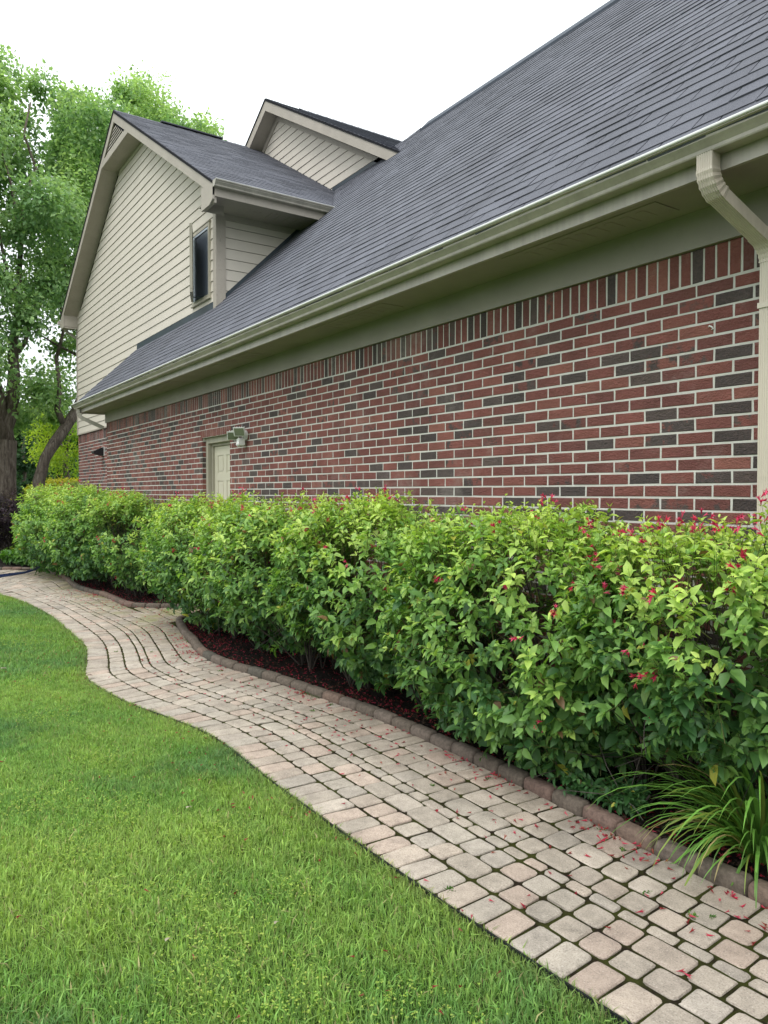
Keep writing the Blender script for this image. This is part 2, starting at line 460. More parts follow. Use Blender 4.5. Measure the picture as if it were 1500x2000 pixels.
# --- soffit, frieze, fascia, gutter of the main eave
EX0, EX1 = -2.5, 14.38
mb = MB(); mb.box(-2.0, 14.09, WY-.02, WY+.022, 2.755, 2.944); mb.build('frieze_board', SOFFIT, house)
mb = MB()
mb.box(EX0, EX1, WY-.02, -3.17, 2.945, 2.958)
xx = 1.0
for cx_ in (2.93, 5.35, 7.8, 10.2, 12.6):               # soffit vent panels: slightly sagging plywood edges
    mb.box(cx_-.55, cx_+.55, -3.44, -3.24, 2.9395, 2.9445)
    for i in range(9): mb.box(cx_-.45+i*.1, cx_-.4+i*.1, -3.40, -3.28, 2.937, 2.9394)
mb.build('soffit', SOFFIT, house)
mb = MB(); mb.box(EX0, EX1, -3.17, -3.148, 2.93, 3.085); 
mb.prism([(-3.15, 2.93), (-3.15, 3.08), (-3.75, 3.70), (-4.2, 4.13), (-4.2, 2.93)], 'x', EX1-.03, EX1)
mb.build('fascia', GUTTER, house)

def gutter_profile():
    # (outward, up) from the back-bottom corner; K-style
    return [(0, .0), (.068, 0), (.072, .006), (.074, .02), (.088, .036), (.102, .05), (.104, .062), (.118, .066), (.12, .078), (.112, .079), (.110, .071), (.098, .068), (.096, .054), (.068, .022), (.066, .006), (.006, .006), (.006, .085), (0, .085)]
mb = MB()
pr = gutter_profile()
mb.sweep(pr, [((x, -3.146, 3.0), (0, 1, 0), (0, 0, 1)) for x in (EX0, 2.0, 6.0, 10.0, EX1+.03)])
for x in (EX0+.001, EX1+.031): mb.prism([(-3.146, 3.0), (-3.146+.068, 3.0), (-3.146+.118, 3.066), (-3.146+.118, 3.078), (-3.146, 3.084)], 'x', x-.002, x)
g = mb.build('gutter', GUTTER, house)
mb = MB(); mb.box(EX0, EX1+.03, -3.040, -3.018, 3.0715, 3.0865, b=.004); mb.build('gutter_lip_highlight', WHITE, g)  # rolled lip coloured white, the sky highlight painted on
for xs_ in (3.9, 8.6):
    mb = MB(); mb.sweep([(a*1.015+.0006, b*1.012-.0008) for a, b in pr], [((x, -3.146, 3.0), (0, 1, 0), (0, 0, 1)) for x in (xs_, xs_+.04)])
    mb.build('gutter_seam', GUTTER, g)

# --- downspouts
def pipe_profile(wx=.082, wy=.062):
    P = []; n = 7                                        # corrugated long face
    for s in (1, -1):
        for i in range(n*2+1):
            t = -1 + i/n; d = .0035 if i % 2 else 0
            P.append((s*t*wx/2*.93, s*(wy/2 - d)))
    return P
def sweep_pipe(pts, xdir=(1, 0, 0), prof=None, crimp=()):
    fr = []
    X = Vector(xdir); pts = [Vector(p) for p in pts]
    for i, p in enumerate(pts):
        d = (pts[min(i+1, len(pts)-1)] - pts[max(i-1, 0)]).normalized()
        v = X.cross(d).normalized(); s = 1 + (.07 if (i in crimp and i % 2) else 0)
        fr.append((p, X*s, v*s))
    return fr
def elbow(p0, d0, d1, r, n=8):
    """points from p0 turning from direction d0 to d1"""
    out_ = [Vector(p0)]; d0 = Vector(d0).normalized(); d1 = Vector(d1).normalized(); step = r*d0.angle(d1)/n
    p = Vector(p0)
    for i in range(n):
        d = d0.slerp(d1, (i+.5)/n); p = p + d*step; out_.append(p.copy())
    return out_
mb = MB(); pf = pipe_profile(); DSX = 1.945
dia = Vector((-.20, -.84, -.52)).normalized()
OX = 2.005; a = [Vector((OX, -3.105, 3.02)), Vector((OX, -3.105, 2.94))]
e1 = elbow(a[-1], (0, 0, -1), dia, .13, 10)
q = e1[-1]; L = ((-3.47 + .055) - q.y)/dia.y; q2 = q + dia*L
e2 = elbow(q2, dia, (0, 0, -1), .12, 8)
mb.sweep(pf, sweep_pipe(a + e1, crimp=range(2, 12)))
mb.sweep([(u*.96, v*.96) for u, v in pf], sweep_pipe([e1[-1]-dia*.03, q2+dia*.01]))
mb.sweep([(u*1.02, v*1.02) for u, v in pf], sweep_pipe([q2-dia*.03] + e2, crimp=range(2, 12)))
end = e2[-1]; mb.sweep([(u*.97, v*.97) for u, v in pf], sweep_pipe([end + Vector((0, 0, .02)), (end.x, end.y, 1.3), (end.x, end.y, .12)]))
DSX = end.x; mb.box(DSX-.045, DSX+.045, -3.54, end.y+.034, 2.36, 2.385); mb.box(DSX-.045, DSX+.045, -3.54, end.y+.034, .9, .925)

o = mb.build('downspout', DSPOUT, house); o['label'] = 'cream corrugated downspout elbowing back to the brick wall'
mb = MB(); a = [Vector((14.25, -3.105, 3.02)), Vector((14.25, -3.105, 2.95))]
dd = Vector((-.25, -.86, -.42)).normalized(); e1 = elbow(a[-1], (0, 0, -1), dd, .13, 8)
endp = e1[-1] + dd*.38
mb.sweep(pf, sweep_pipe(a + e1 + [endp], (.96, -.28, 0), crimp=range(2, 10)))
mb.sweep(pf, sweep_pipe([Vector((14.15, -3.62, 2.64)), Vector((14.15, -3.62, .1))]))
o = mb.build('downspout', GUTTER, house); o['label'] = 'short downspout elbow at the far corner of the eave'

# --- roofs
def shingle_plane(mb, O, U, V, slope_len, ur, expo=.143, tab=.305, seed=0):
    """O origin on eave, U along eave, V up the slope (unit). ur(v)->(u0,u1)."""
    rr = random.Random(seed); O = Vector(O); U = Vector(U).normalized(); V = Vector(V).normalized(); N = U.cross(V)
    if N.z < 0: N = -N
    n = int(math.ceil(slope_len/expo))
    for k in range(n):
        v0 = k*expo - (.0 if k else .02); v1 = min((k+1)*expo + .004, slope_len)
        u0, u1 = ur((k+.5)*expo)
        if u1 - u0 < .02: continue
        off = (tab/2 if k % 2 else 0) + (k//2 % 3)*.03
        u = math.floor((u0 - off)/tab)*tab + off
        while u < u1:
            a, b = max(u + .0045, u0), min(u + tab - .0045, u1)
            if b > a + .005:
                h = .0085 + rr.uniform(-.0015, .003); j0 = rr.uniform(-.004, .004); j1 = rr.uniform(-.004, .004)
                c = (rr.random(), rr.random(), rr.random())
                P = lambda s, t, z: O + U*s + V*t + N*z
                VV = [P(a, v0+j0, h), P(b, v0+j1, h), P(b, v1, .0025), P(a, v1, .0025), P(a, v0+j0, -.001), P(b, v0+j1, -.001)]
                mb.add(VV, [(0, 1, 2, 3), (4, 5, 1, 0), (4, 0, 3), (5, 2, 1)], c)
            u += tab
RS = .99; RA = math.atan(RS)
EY, EZ = -3.06, 3.07                                      # eave drip edge of main roof
RIDY = -7.22
SL = (EY - RIDY)/math.cos(RA); RIDZ = EZ + (EY-RIDY)*RS
RX0, RX1 = -2.6, 14.42
Vm = Vector((0, -math.cos(RA), math.sin(RA)))
# upper part of the far end stops at the wing: plane x = 10.46 above y=-4.2
WX, WYP = 10.46, -4.2
def valley_x(y):                                          # right roof plane of wing meets the main roof
    zz = EZ + (EY - y)*RS
    return 9.78 + (zz - 5.69)/.602
def ur_main(v):
    y = EY - v*math.cos(RA)
    if y > WYP: return (0, RX1 - RX0)
    if y > -5.68: return (0, WX - .0 - RX0)
    return (0, min(valley_x(y), 14.4) - RX0)
mb = MB(); shingle_plane(mb, (RX0, EY, EZ), (1, 0, 0), Vm, SL, ur_main, seed=3)
x = RX0                                                   # ridge caps
while x < 9.6:
    c = (random.random()*.6,)*3
    mb.add([(x, RIDY+.13, RIDZ-.13*RS+.016), (x+.29, RIDY+.13, RIDZ-.13*RS+.008), (x+.29, RIDY, RIDZ+.012), (x, RIDY, RIDZ+.024), (x, RIDY-.13, RIDZ-.13*RS+.016), (x+.29, RIDY-.13, RIDZ-.13*RS+.008)],
           [(0, 1, 2, 3), (3, 2, 5, 4)], c); x += .2
RIDGE_CAP = None
roof = mb.build('roof', SHINGLE, house)
mb = MB(); mb.prism([(RIDY+.17, RIDZ-.17*RS+.012), (RIDY+.17, RIDZ-.17*RS+.045), (RIDY, RIDZ+.05), (RIDY-.17, RIDZ-.17*RS+.045), (RIDY-.17, RIDZ-.17*RS)], 'x', RX0, 9.4)
mb.build('ridge_vent', m_paint('ridge_vent_plastic', (.05, .062, .085), .7, .3, 0, .3, False), roof)
mb = MB(); e = .03                                        # roof deck under the shingles
mb.prism([(EY-.02, EZ-.025), (EY-.02, EZ-.004), (RIDY, RIDZ-.004), (RIDY-.9, RIDZ-.9), (RIDY-.9, RIDZ-.95), (RIDY, RIDZ-.06)], 'x', RX0, WX+.3)
mb.prism([(EY-.02, EZ-.025), (EY-.02, EZ-.004), (WYP-.02, EZ+(EY-WYP+.02)*RS-.004), (WYP-.02, EZ+(EY-WYP)*RS-.05)], 'x', WX+.3, RX1-.01)
mb.prism([(RIDY, RIDZ-.02), (RIDY-4, RIDZ-4), (RIDY-4.0, RIDZ-4.1), (RIDY, RIDZ-.1)], 'x', RX0, WX+.3)
mb.build('roof_deck', UNDER, roof)
mb = MB(); 
def rz(y): return EZ + (EY-y)*RS
mb.box(WX+.06, 14.40, WYP-.02, WYP+.012, rz(WYP)-.02, rz(WYP)+.11)     # step flashing where the roof meets the siding
for i in range(9): mb.tube([(WX+.2+i*.45, WYP+.012, rz(WYP)+.07+random.uniform(-.02, .02)), (WX+.2+i*.45, WYP+.016, rz(WYP)+.07)], [.008, .006], 6)
y = WYP                                                   # strip along the return wall
mb.prism([(WYP-.12, rz(WYP-.12)-.02), (-5.75, rz(-5.75)-.02), (-5.75, rz(-5.75)+.075), (WYP-.12, rz(WYP-.12)+.075)], 'x', WX-.022, WX-.017)
mb.build('flashing', DARK, roof)

# --- wing (gable facing the lawn)
WL = 19.3; APX, APZ = 14.66, 8.615; SLP = .602
def wz(x, y=-4): return APZ - abs(x-APX)*SLP               # roof top surface
EVX = 9.78; EVL = 19.54
# siding on a wall parallel to x, facing +y
def siding_x(mb, yw, zlo, zhi, xr, expo=.153, zref=4.288, seg=1):
    k0 = math.floor((zlo - zref)/expo)
    z = zref + k0*expo
    while z < zhi:
        a = max(z, zlo); b = min(z+expo-.0055, zhi)
        x0, x1 = xr(a); x2, x3 = xr(b)
        if x1 > x0:
            x2, x3 = (x2, x3) if x3 > x2 else ((x0+x1)/2,)*2
            o0, o1 = .016, .004
            mb.add([(x0, yw+o0, a), (x1, yw+o0, a), (x3, yw+o1, b), (x2, yw+o1, b), (x0, yw+.001, a), (x1, yw+.001, a)], [(0, 3, 2, 1), (4, 0, 1, 5)], (random.random(),)*3)
        z += expo
def xr_wing(z):
    zt = z + .27                                         # underside of the roof/soffit
    if zt <= wz(WX): return (WX+.1, WL-.02)
    h = (APZ - zt)/SLP
    return (max(WX+.1, APX-h), min(WL-.02, APX+h))
mb = MB(); siding_x(mb, WYP, 2.89, 8.3, xr_wing)
sd_ = mb.build('siding', SIDING, house)
mb = MB()                                                # wall core, coloured dark so the lap gaps read as shadow lines
mb.prism([(WX+.012, 2.9), (WX+.012, wz(WX)-.35), (APX, APZ-.35), (WL-.02, wz(WL)-.35), (WL-.02, 2.9)], 'y', WYP-.2, WYP-.001)
mb.box(WX+.02, WX+.2, -7.0, WYP-.2, 3.9, 5.55)
mb.box(WL-.2, WL-.021, -9, WYP-.2, 0, 5.4)
mb.build('wall_core', GAPM, house)
mb = MB()                                                # return wall siding (plane x = WX, facing -x)
z = 4.135 - .153*2
while z < 5.56:
    a, b = z, min(z+.1475, 5.46)
    ya = min(-4.31, -(a - EZ)/RS + EY); 
    yA = EY - (a - EZ)/RS - .0; yB = EY - (b - EZ)/RS
    if b > a:
        mb.add([(WX-.014, -4.3, a), (WX-.014, yA, a), (WX-.004, yB, b), (WX-.004, -4.3, b), (WX, -4.3, a), (WX, yA, a)], [(0, 1, 2, 3), (4, 5, 1, 0)], (.5,)*3)
    z += .153
mb.build('siding', SIDING, house)
mb = MB()                                                # corner boards, frieze, band board
mb.box(WX-.022, WX+.1, WYP-.001, WYP+.024, rz(WYP)-.12, 5.55); mb.box(WX-.022, WX+.0, -4.325, WYP-.0015, 3.95, 5.55)
mb.box(WL-.07, WL+.02, WYP-.12, WYP+.024, 2.89, 6.0)
mb.box(WX-.021, WX+.0, -6.0, -4.326, 5.452, 5.56)
mb.box(WX+.1, WL-.07, WYP+.0005, WYP+.03, 2.885, 2.915)
mb.build('corner_board', TRIM, house)
# brick under the wing siding
mb = brick_wall(14.07, WL, 2.885, WYP, 'brick_wall', True, .03, 2.885-.205, z0=-.1)
wb = mb.build('brick_wall', BRICK, house); wb['label'] = 'set-back brick wall under the siding of the wing'
mb = MB(); mb.box(14.07, WL-.01, WYP-.2, WYP-.0028, -.2, 2.884); mb.build('mortar', MORTAR, wb)

# wing roof
FY = -3.87; BY = -11.5
mb = MB()
n_len = (APX-EVX)/math.cos(math.atan(SLP)); Vr = Vector((math.cos(math.atan(SLP)), 0, math.sin(math.atan(SLP))))
def ur_wr(v):                                            # right plane: clipped by valley against the main roof
    x = EVX + v*Vr.x; z = 5.69 + v*Vr.z
    yv = EY - (z - EZ)/RS
    return (0, min(FY - yv + .02, FY-BY))
APZr = 5.69 + (APX-EVX)*SLP
shingle_plane(mb, (EVX, FY, 5.69), (0, -1, 0), Vr, n_len, lambda v: ur_wr(v) if v*Vr.z+5.69 < 7.15 else (0, FY-BY), seed=5)
Vl = Vector((-Vr.x, 0, Vr.z)); n_l2 = (EVL-APX)/Vr.x
shingle_plane(mb, (EVL, FY, APZr-(EVL-APX)*SLP), (0, -1, 0), Vl, n_l2, lambda v: (0, FY-BY), seed=6)
y = FY
while y > BY:
    mb.add([(APX-.13, y, APZr-.13*SLP+.012), (APX-.13, y-.28, APZr-.13*SLP+.006), (APX, y-.28, APZr+.01), (APX, y, APZr+.018), (APX+.13, y, APZr-.13*SLP+.012), (APX+.13, y-.28, APZr-.13*SLP+.006)], [(0, 1, 2, 3), (3, 2, 5, 4)], (.3,)*3); y -= .2
mb.box(APX-.07, APX+.07, -6.0, -4.75, APZr+.012, APZr+.032, (.0, .0, .0))   # ridge vent
wr = mb.build('roof', SHINGLE, house)
mb = MB(); t_ = .03
def gable_deck(mb, apx, apz, slp, x0, x1, y0, y1, t=.035):
    z0 = apz - (apx-x0)*slp; z1 = apz - (x1-apx)*slp
    mb.prism([(x0, z0-t), (x0, z0-.003), (apx, apz-.003), (x1, z1-.003), (x1, z1-t), (apx, apz-t*1.3)], 'y', y0, y1)
gable_deck(mb, APX, APZr, SLP, EVX+.005, EVL-.005, FY+.012, BY)
mb.build('roof_deck', UNDER, wr)

def rake_boards(mb, apx, apz, slp, x0, x1, yf, th=.025, hgt=.2, drop=.037):
    """boards under the roof edge on the front face"""
    za, zb = apz - (apx-x0)*slp - drop, apz - (x1-apx)*slp - drop; zt = apz - drop
    for (xa, z_a) in ((x0, za), (x1, zb)):
        mb.prism([(xa, z_a), (apx, zt), (apx, zt-hgt*1.17), (xa, z_a-hgt)], 'y', yf-th, yf)
mb = MB()
rake_boards(mb, APX, APZr, SLP, EVX+.0, EVL, FY, hgt=.15)
CZ = 7.87; ch = (APZr-.037-.17*1.17-CZ)/SLP
HB = (APZr - .2 - CZ)/SLP
mb.prism([(APX-HB+.0, CZ), (APX+HB, CZ), (APX+HB-.2, CZ+.12), (APX-HB+.2, CZ+.12)], 'y', FY-.03, FY-.0015)
# eave boxes (return plates)
mb.prism([(EVX, 5.655), (EVX, 5.45), (EVX+.12, 5.40), (EVX+.42, 5.40), (EVX+.42, 5.72)], 'y', FY-.026, FY+.004)
mb.prism([(EVL+.02, 5.63), (EVL+.02, 5.50), (EVL-.1, 5.42), (EVL-.36, 5.42), (EVL-.36, 5.80)], 'y', FY-.026, FY+.004)
mb.prism([(APX-.001, APZr-.04), (APX+.001, APZr-.04), (APX+.001, APZr-.24), (APX-.001, APZr-.24)], 'y', FY-.02, FY+.001)
mb.build('rake_board', TRIM, house)
mb = MB()                                                # sloped + boxed soffits between rake and wall
for sgn in (-1, 1):
    xe = EVX+.42 if sgn < 0 else EVL-.36
    z_e = APZr - abs(xe-APX)*SLP - .2; xc = APX + sgn*HB; zc = CZ+.005
    mb.add([(xe, FY-.02, z_e), (xc, FY-.02, zc), (xc, WYP, zc), (xe, WYP, z_e)], [(0, 1, 2, 3)])
    mb.add([(xe, FY-.02, z_e), (xe, WYP, z_e), (xe, WYP, 5.41), (xe, FY-.02, 5.41)], [(0, 1, 2, 3)])
mb.add([(APX-HB, FY-.02, CZ+.004), (APX+HB, FY-.02, CZ+.004), (APX+HB, WYP, CZ+.004), (APX-HB, WYP, CZ+.004)], [(0, 1, 2, 3)])
mb.box(EVL-.36, EVL, WYP+.03, FY-.0265, 5.44, 5.45)
mb.box(EVX+.015, WX+.0, -5.9, FY-.0605, 5.535, 5.548)      # horizontal soffit above the return wall
for i, yy in enumerate((-4.5, -4.66)): mb.tube([(EVX+.35, yy, 5.532), (EVX+.35, yy, 5.5345)], [.045, .045], 14, (.3, .3, .3))
for i in range(4): mb.box(EVX+.22, EVX+.5, -4.95-i*.14, -4.86-i*.14, 5.529, 5.5345)
mb.build('soffit', TRIM, house)
mb = MB(); mb.box(EVX-.005, EVX+.015, -5.85, FY-.027, 5.49, 5.66); mb.box(EVX+.016, EVX+.42, FY-.06, FY-.0275, 5.41, 5.72); mb.build('fascia', TRIM, house)
mb = MB(); mb.sweep(pr, [((EVX-.006, y, 5.60), (-1, 0, 0), (0, 0, 1)) for y in (FY+.0, -4.8, -5.72)])
mb.prism([(EVX-.006, 5.6), (EVX-.074, 5.6), (EVX-.12, 5.665), (EVX-.12, 5.68), (EVX-.006, 5.684)], 'y', FY+.0005, FY+.003)
gg = mb.build('gutter', GUTTER, house)
mb = MB(); mb.box(EVX-.128, EVX-.112, -5.72, FY+.003, 5.678, 5.684); mb.build('gutter_lip_highlight', WHITE, gg)  # wing gutter lip, white as a painted sky highlight
mb = MB(); mb.sweep(pr, [((EVL+.006, y, 5.55), (1, 0, 0), (0, 0, 1)) for y in (FY+.05, -6, -9)])
mb.tube([(EVL+.05, -4.0, 5.55), (EVL+.05, -4.02, 5.4), (EVL-.15, -4.25, 5.2), (EVL-.15, -4.3, 3.0)], [.035]*4, 8)
mb.build('gutter', GUTTER, house)
# triangular louvre vent
mb = MB(); vz0, vz1 = CZ+.12, APZr-.24
mb.prism([(APX-(vz1-vz0)/SLP, vz0), (APX+(vz1-vz0)/SLP, vz0), (APX, vz1)], 'y', FY-.09, FY-.06, (.05,)*3)
vb = mb.build('gable_vent', DARKROOM, house)
mb = MB(); nz = 6
for i in range(nz):
    z = vz0 + .012 + (vz1-vz0-.06)*i/nz; hw = (vz1 - z - .035)/SLP
    mb.add([(APX-hw, FY-.008, z), (APX+hw, FY-.008, z), (APX+hw-.05, FY-.03, z+.06), (APX-hw+.05, FY-.03, z+.06), (APX-hw, FY-.012, z-.006), (APX+hw, FY-.012, z-.006)], [(0, 3, 2, 1), (0, 1, 5, 4)])
mb.build('louvre', TRIM, vb)

# --- window of the wing (casement standing open)
wx0, wx1, wzb, wzt = 10.67, 11.40, 4.375, 5.47
win = empty('window', (11, -4.2, 4.9)); win.parent = house; win.matrix_parent_inverse = Matrix.Translation(house.location).inverted()
win['label'] = 'narrow casement window standing open beside the corner of the wing'
mb = MB(); yw = WYP
mb.box(wx0, wx0+.055, yw, yw+.036, wzb, wzt, b=.003); mb.box(wx1-.055, wx1, yw, yw+.036, wzb, wzt, b=.003)
mb.box(wx0+.055, wx1-.055, yw, yw+.036, wzt-.055, wzt, b=.003); mb.box(wx0+.055, wx1-.055, yw, yw+.036, wzb, wzb+.05, b=.003)
mb.box(wx0-.02, wx1+.02, yw, yw+.05, wzb-.025, wzb-.001, b=.003); mb.box(wx0-.01, wx1+.01, yw, yw+.045, wzt+.0005, wzt+.02, b=.003)
mb.build('window_frame', FRAMEP, win)
mb = MB()
mb.box(wx1-.115, wx1-.0555, yw+.0145, yw+.03, wzb+.05, wzt-.055, b=.002); mb.box(wx0+.0555, wx0+.075, yw+.0145, yw+.03, wzb+.05, wzt-.055, b=.002)
mb.box(wx0+.075, wx1-.115, yw+.0145, yw+.03, wzt-.09, wzt-.0555, b=.002)
mb.build('inner_frame', SASHP, win)
mb = MB(); mb.box(wx0+.076, wx1-.116, yw+.015, yw+.018, wzb+.051, wzt-.091); mb.build('insect_screen', m_paint('screen_mesh', (.10, .12, .15), .35, .3, 0, .6, False), win)
mb = MB(); sw, sh = .60, wzt-wzb-.1
mb.box(-sw, 0, -.02, .02, 0, .05, b=.002); mb.box(-sw, 0, -.02, .02, sh-.05, sh, b=.002)
mb.box(-sw, -sw+.05, -.02, .02, .05, sh-.05, b=.002); mb.box(-.05, 0, -.02, .02, .05, sh-.05, b=.002)
sash = mb.build('sash', FRAMEP, None)
mb = MB(); mb.box(-sw+.05, -.05, -.005, .005, .05, sh-.05); pane = mb.build('pane', GLASS, None)
sash.parent = win; sash.location = (wx1-.085-11, yw+.06+4.2, wzb+.05-4.9); sash.rotation_euler = (0, 0, R(-21.5))
pane.parent = win; pane.location = sash.location; pane.rotation_euler = sash.rotation_euler
mb = MB(); mb.tube([(wx1-.5, yw+.03, wzb+.055), (wx1-.36, yw+.1, wzb+.06), (wx1-.3, yw+.15, wzb+.065)], [.008]*3, 6)

mb.build('crank_arm', DARK, win)

# --- second gable behind, above the main ridge
G2Y = -6.85; F2 = -6.55; A2X, A2Z, S2 = 13.79, 9.25, .593
mb = MB()
def xr2(z):
    h = (A2Z - .26 - z)/S2
    return (max(A2X-h, 9.0), min(A2X+h, 16.5))
siding_x(mb, G2Y, 6.3, A2Z-.3, xr2)
mb.build('siding', SIDING, house)
mb = MB(); mb.prism([(9.3, 6.2), (A2X, A2Z-.3), (A2X+4, A2Z-.3-4*S2), (A2X+4, 6.2)], 'y', G2Y-.15, G2Y-.001); mb.build('wall_core', GAPM, house)
mb = MB(); e2x = 8.6
lv = (A2X-e2x)/math.cos(math.atan(S2)); V2 = Vector((math.cos(math.atan(S2)), 0, math.sin(math.atan(S2))))
shingle_plane(mb, (e2x, F2, A2Z-(A2X-e2x)*S2), (0, -1, 0), V2, lv, lambda v: (0, 6), seed=8)
shingle_plane(mb, (A2X+4.2, F2, A2Z-4.2*S2), (0, -1, 0), Vector((-V2.x, 0, V2.z)), 4.2/V2.x, lambda v: (0, 6), seed=9)
y = F2 - .75
while y > F2-6:
    mb.add([(A2X-.14, y, A2Z-.14*S2+.014), (A2X-.14, y-.28, A2Z-.14*S2+.008), (A2X, y-.28, A2Z+.02), (A2X, y, A2Z+.028), (A2X+.13, y, A2Z-.13*S2+.012), (A2X+.13, y-.28, A2Z-.13*S2+.008)], [(0, 1, 2, 3), (3, 2, 5, 4)], (.2,)*3); y -= .2
r2 = mb.build('roof', SHINGLE, house)
mb = MB(); gable_deck(mb, A2X, A2Z, S2, e2x, A2X+4.2, F2+.012, F2-6); mb.build('roof_deck', UNDER, r2)
mb = MB(); rake_boards(mb, A2X, A2Z, S2, e2x+.4, A2X+4.0, F2, hgt=.17); mb.build('rake_board', TRIM, house)
mb = MB()
for sgn in (-1, 1):
    mb.add([(A2X, F2-.02, A2Z-.24), (A2X+sgn*4.8, F2-.02, A2Z-.22-4.8*S2), (A2X+sgn*4.8, G2Y, A2Z-.22-4.8*S2), (A2X, G2Y, A2Z-.24)], [(0, 1, 2, 3)])
    mb.prism([(A2X, A2Z-.24), (A2X+sgn*4.6, A2Z-.24-4.6*S2), (A2X+sgn*4.6, A2Z-.34-4.6*S2), (A2X, A2Z-.36)], 'y', G2Y+.002, G2Y+.03)
mb.build('soffit', TRIM, house)
mb = MB(); mb.box(9.9, 11.66, G2Y+.015, G2Y+.03, rz(G2Y)-.05, rz(G2Y)+.045); mb.build('flashing', DARK, r2)

# ------------------------------------------------------------------ fixtures on the wall
fl = empty('floodlight', (8.0, WY, 2.15), label='white twin-headed security floodlight beside the top of the door', cat='floodlight')
mb = MB(); mb.tube([(8.0, WY-.001, 2.15), (8.0, WY+.02, 2.15), (8.0, WY+.028, 2.15)], [.06, .06, .045], 20); mb.build('mounting_plate', WHITE, fl, True)
def head(cx, cy, cz, tilt, yaw):
    m1 = MB(); m2 = MB()
    m1.add([(-.04, .0, -.035), (.04, 0, -.035), (.04, 0, .035), (-.04, 0, .035), (-.085, .075, -.07), (.085, .075, -.07), (.085, .075, .07), (-.085, .075, .07),
            (-.072, .08, -.057), (.072, .08, -.057), (.072, .08, .057), (-.072, .08, .057)],
           [(0, 1, 2, 3), (0, 4, 5, 1), (1, 5, 6, 2), (2, 6, 7, 3), (3, 7, 4, 0), (4, 8, 9, 5), (5, 9, 10, 6), (6, 10, 11, 7), (7, 11, 8, 4)])
    for i in range(4): m1.box(-.06+i*.035, -.05+i*.035, -.015, .001, -.045, .045)
    m2.box(-.071, .071, .072, .078, -.056, .056)
    M = Matrix.Translation((cx, cy, cz)) @ Matrix.Rotation(yaw, 4, 'Z') @ Matrix.Rotation(tilt, 4, 'X')
    for m in (m1, m2): m.v = [tuple(M @ Vector(p)) for p in m.v]
    for m in (m1, m2): m.v = [tuple(Vector((cx, cy, cz))+(Vector(p)-Vector((cx, cy, cz)))*.78) for p in m.v]
    h = m1.build('lamp_head', WHITE, fl); m2.build('lens', LENS, h)
head(8.13, WY+.10, 2.18, R(-32), R(62)); head(7.97, WY+.08, 2.21, R(-26), R(50))
mb = MB(); mb.tube([(8.0, WY+.02, 2.15), (8.05, WY+.06, 2.16), (8.13, WY+.10, 2.18)], [.013]*3, 8); mb.tube([(8.0, WY+.02, 2.15), (7.93, WY+.1, 2.18)], [.013]*2, 8)
mb.tube([(8.0, WY+.02, 2.14), (8.0, WY+.05, 2.11)], [.012]*2, 8); mb.build('arm', WHITE, fl)
mb = MB(); mb.box(7.965, 8.035, WY+.03, WY+.10, 2.03, 2.12, b=.012); mb.tube([(8.0, WY+.085, 2.05), (8.0, WY+.11, 2.045), (8.0, WY+.118, 2.043)], [.03, .024, .01], 12)
mb.build('motion_sensor', WHITE, fl)

dv = empty('dryer_vent', (16.95, WYP, 2.4), label='black hooded dryer vent on a white plate, on the set-back brick wall', cat='vent')
mb = MB(); mb.box(16.85, 17.05, WYP, WYP+.015, 2.3, 2.5, b=.004); mb.build('plate', WHITE, dv)
mb = MB()
mb.prism([(WYP+.015, 2.49), (WYP+.015, 2.31), (WYP+.05, 2.30), (WYP+.22, 2.35), (WYP+.22, 2.39), (WYP+.06, 2.47)], 'x', 16.86, 17.04); mb.build('hood', BLACK, dv)
fh = empty('wall_hook', (2.26, WY, 2.33), label='small white cable clip on the brick wall beside the cream downspout', cat='hook')
mb = MB(); mb.tube([(2.28, WY, 2.345), (2.27, WY+.008, 2.348), (2.255, WY+.009, 2.34), (2.25, WY+.007, 2.33), (2.26, WY+.003, 2.328)], [.003, .004, .004, .0035, .0025], 8, (1, 1, 1)); mb.build('clip', WHITE, fh)

# ================================================================== GROUND
PL = [(-3,-1.95),(-1,-1.9),(.5,-1.82),(1.34,-1.765),(1.8,-1.74),(2.64,-1.72),(3.52,-1.72),(4.4,-1.74),(4.98,-1.64),(5.43,-1.53),(5.99,-1.46),(6.49,-1.45),(7.08,-1.59),(7.82,-1.74),(8.63,-1.78),(10.0,-1.82),(11.2,-1.76),(12.13,-1.64),(12.9,-1.45),(13.4,-1.1),(13.7,-.5),(13.8,.5),(13.8,2.5)]
PR = [(-3,-2.86),(-1,-2.78),(.5,-2.72),(1.4,-2.69),(1.9,-2.69),(2.6,-2.74),(3.5,-2.78),(4.35,-2.77),(5.15,-2.68),(5.7,-2.61),(6.15,-2.53),(6.6,-2.51),(6.95,-2.56),(7.5,-2.67),(8.5,-2.86),(10.16,-2.80),(11.34,-2.80),(12.6,-2.68),(14.2,-2.80),(15.77,-2.70),(16.43,-2.1),(16.9,.0),(16.9,2.5)]
def catmull(P, n=16):
    P = [np.array(p, float) for p in P]; P = [2*P[0]-P[1]] + P + [2*P[-1]-P[-2]]; out_ = []
    for i in range(1, len(P)-2):
        for k in range(n):
            t = k/n; a, b, c, d = P[i-1], P[i], P[i+1], P[i+2]
            out_.append(.5*((2*b) + (-a+c)*t + (2*a-5*b+4*c-d)*t*t + (-a+3*b-3*c+d)*t**3))
    out_.append(P[-2]); return np.array(out_)
CL, CR = catmull(PL), catmull(PR)
frac = [0, .193, .328, .463, .534, .67, .82, 1.0]

def resample(C, step):
    d = np.concatenate([[0], np.cumsum(np.linalg.norm(np.diff(C, axis=0), axis=1))])
    s = np.arange(0, d[-1], step); return np.stack([np.interp(s, d, C[:, 0]), np.interp(s, d, C[:, 1])], axis=1)

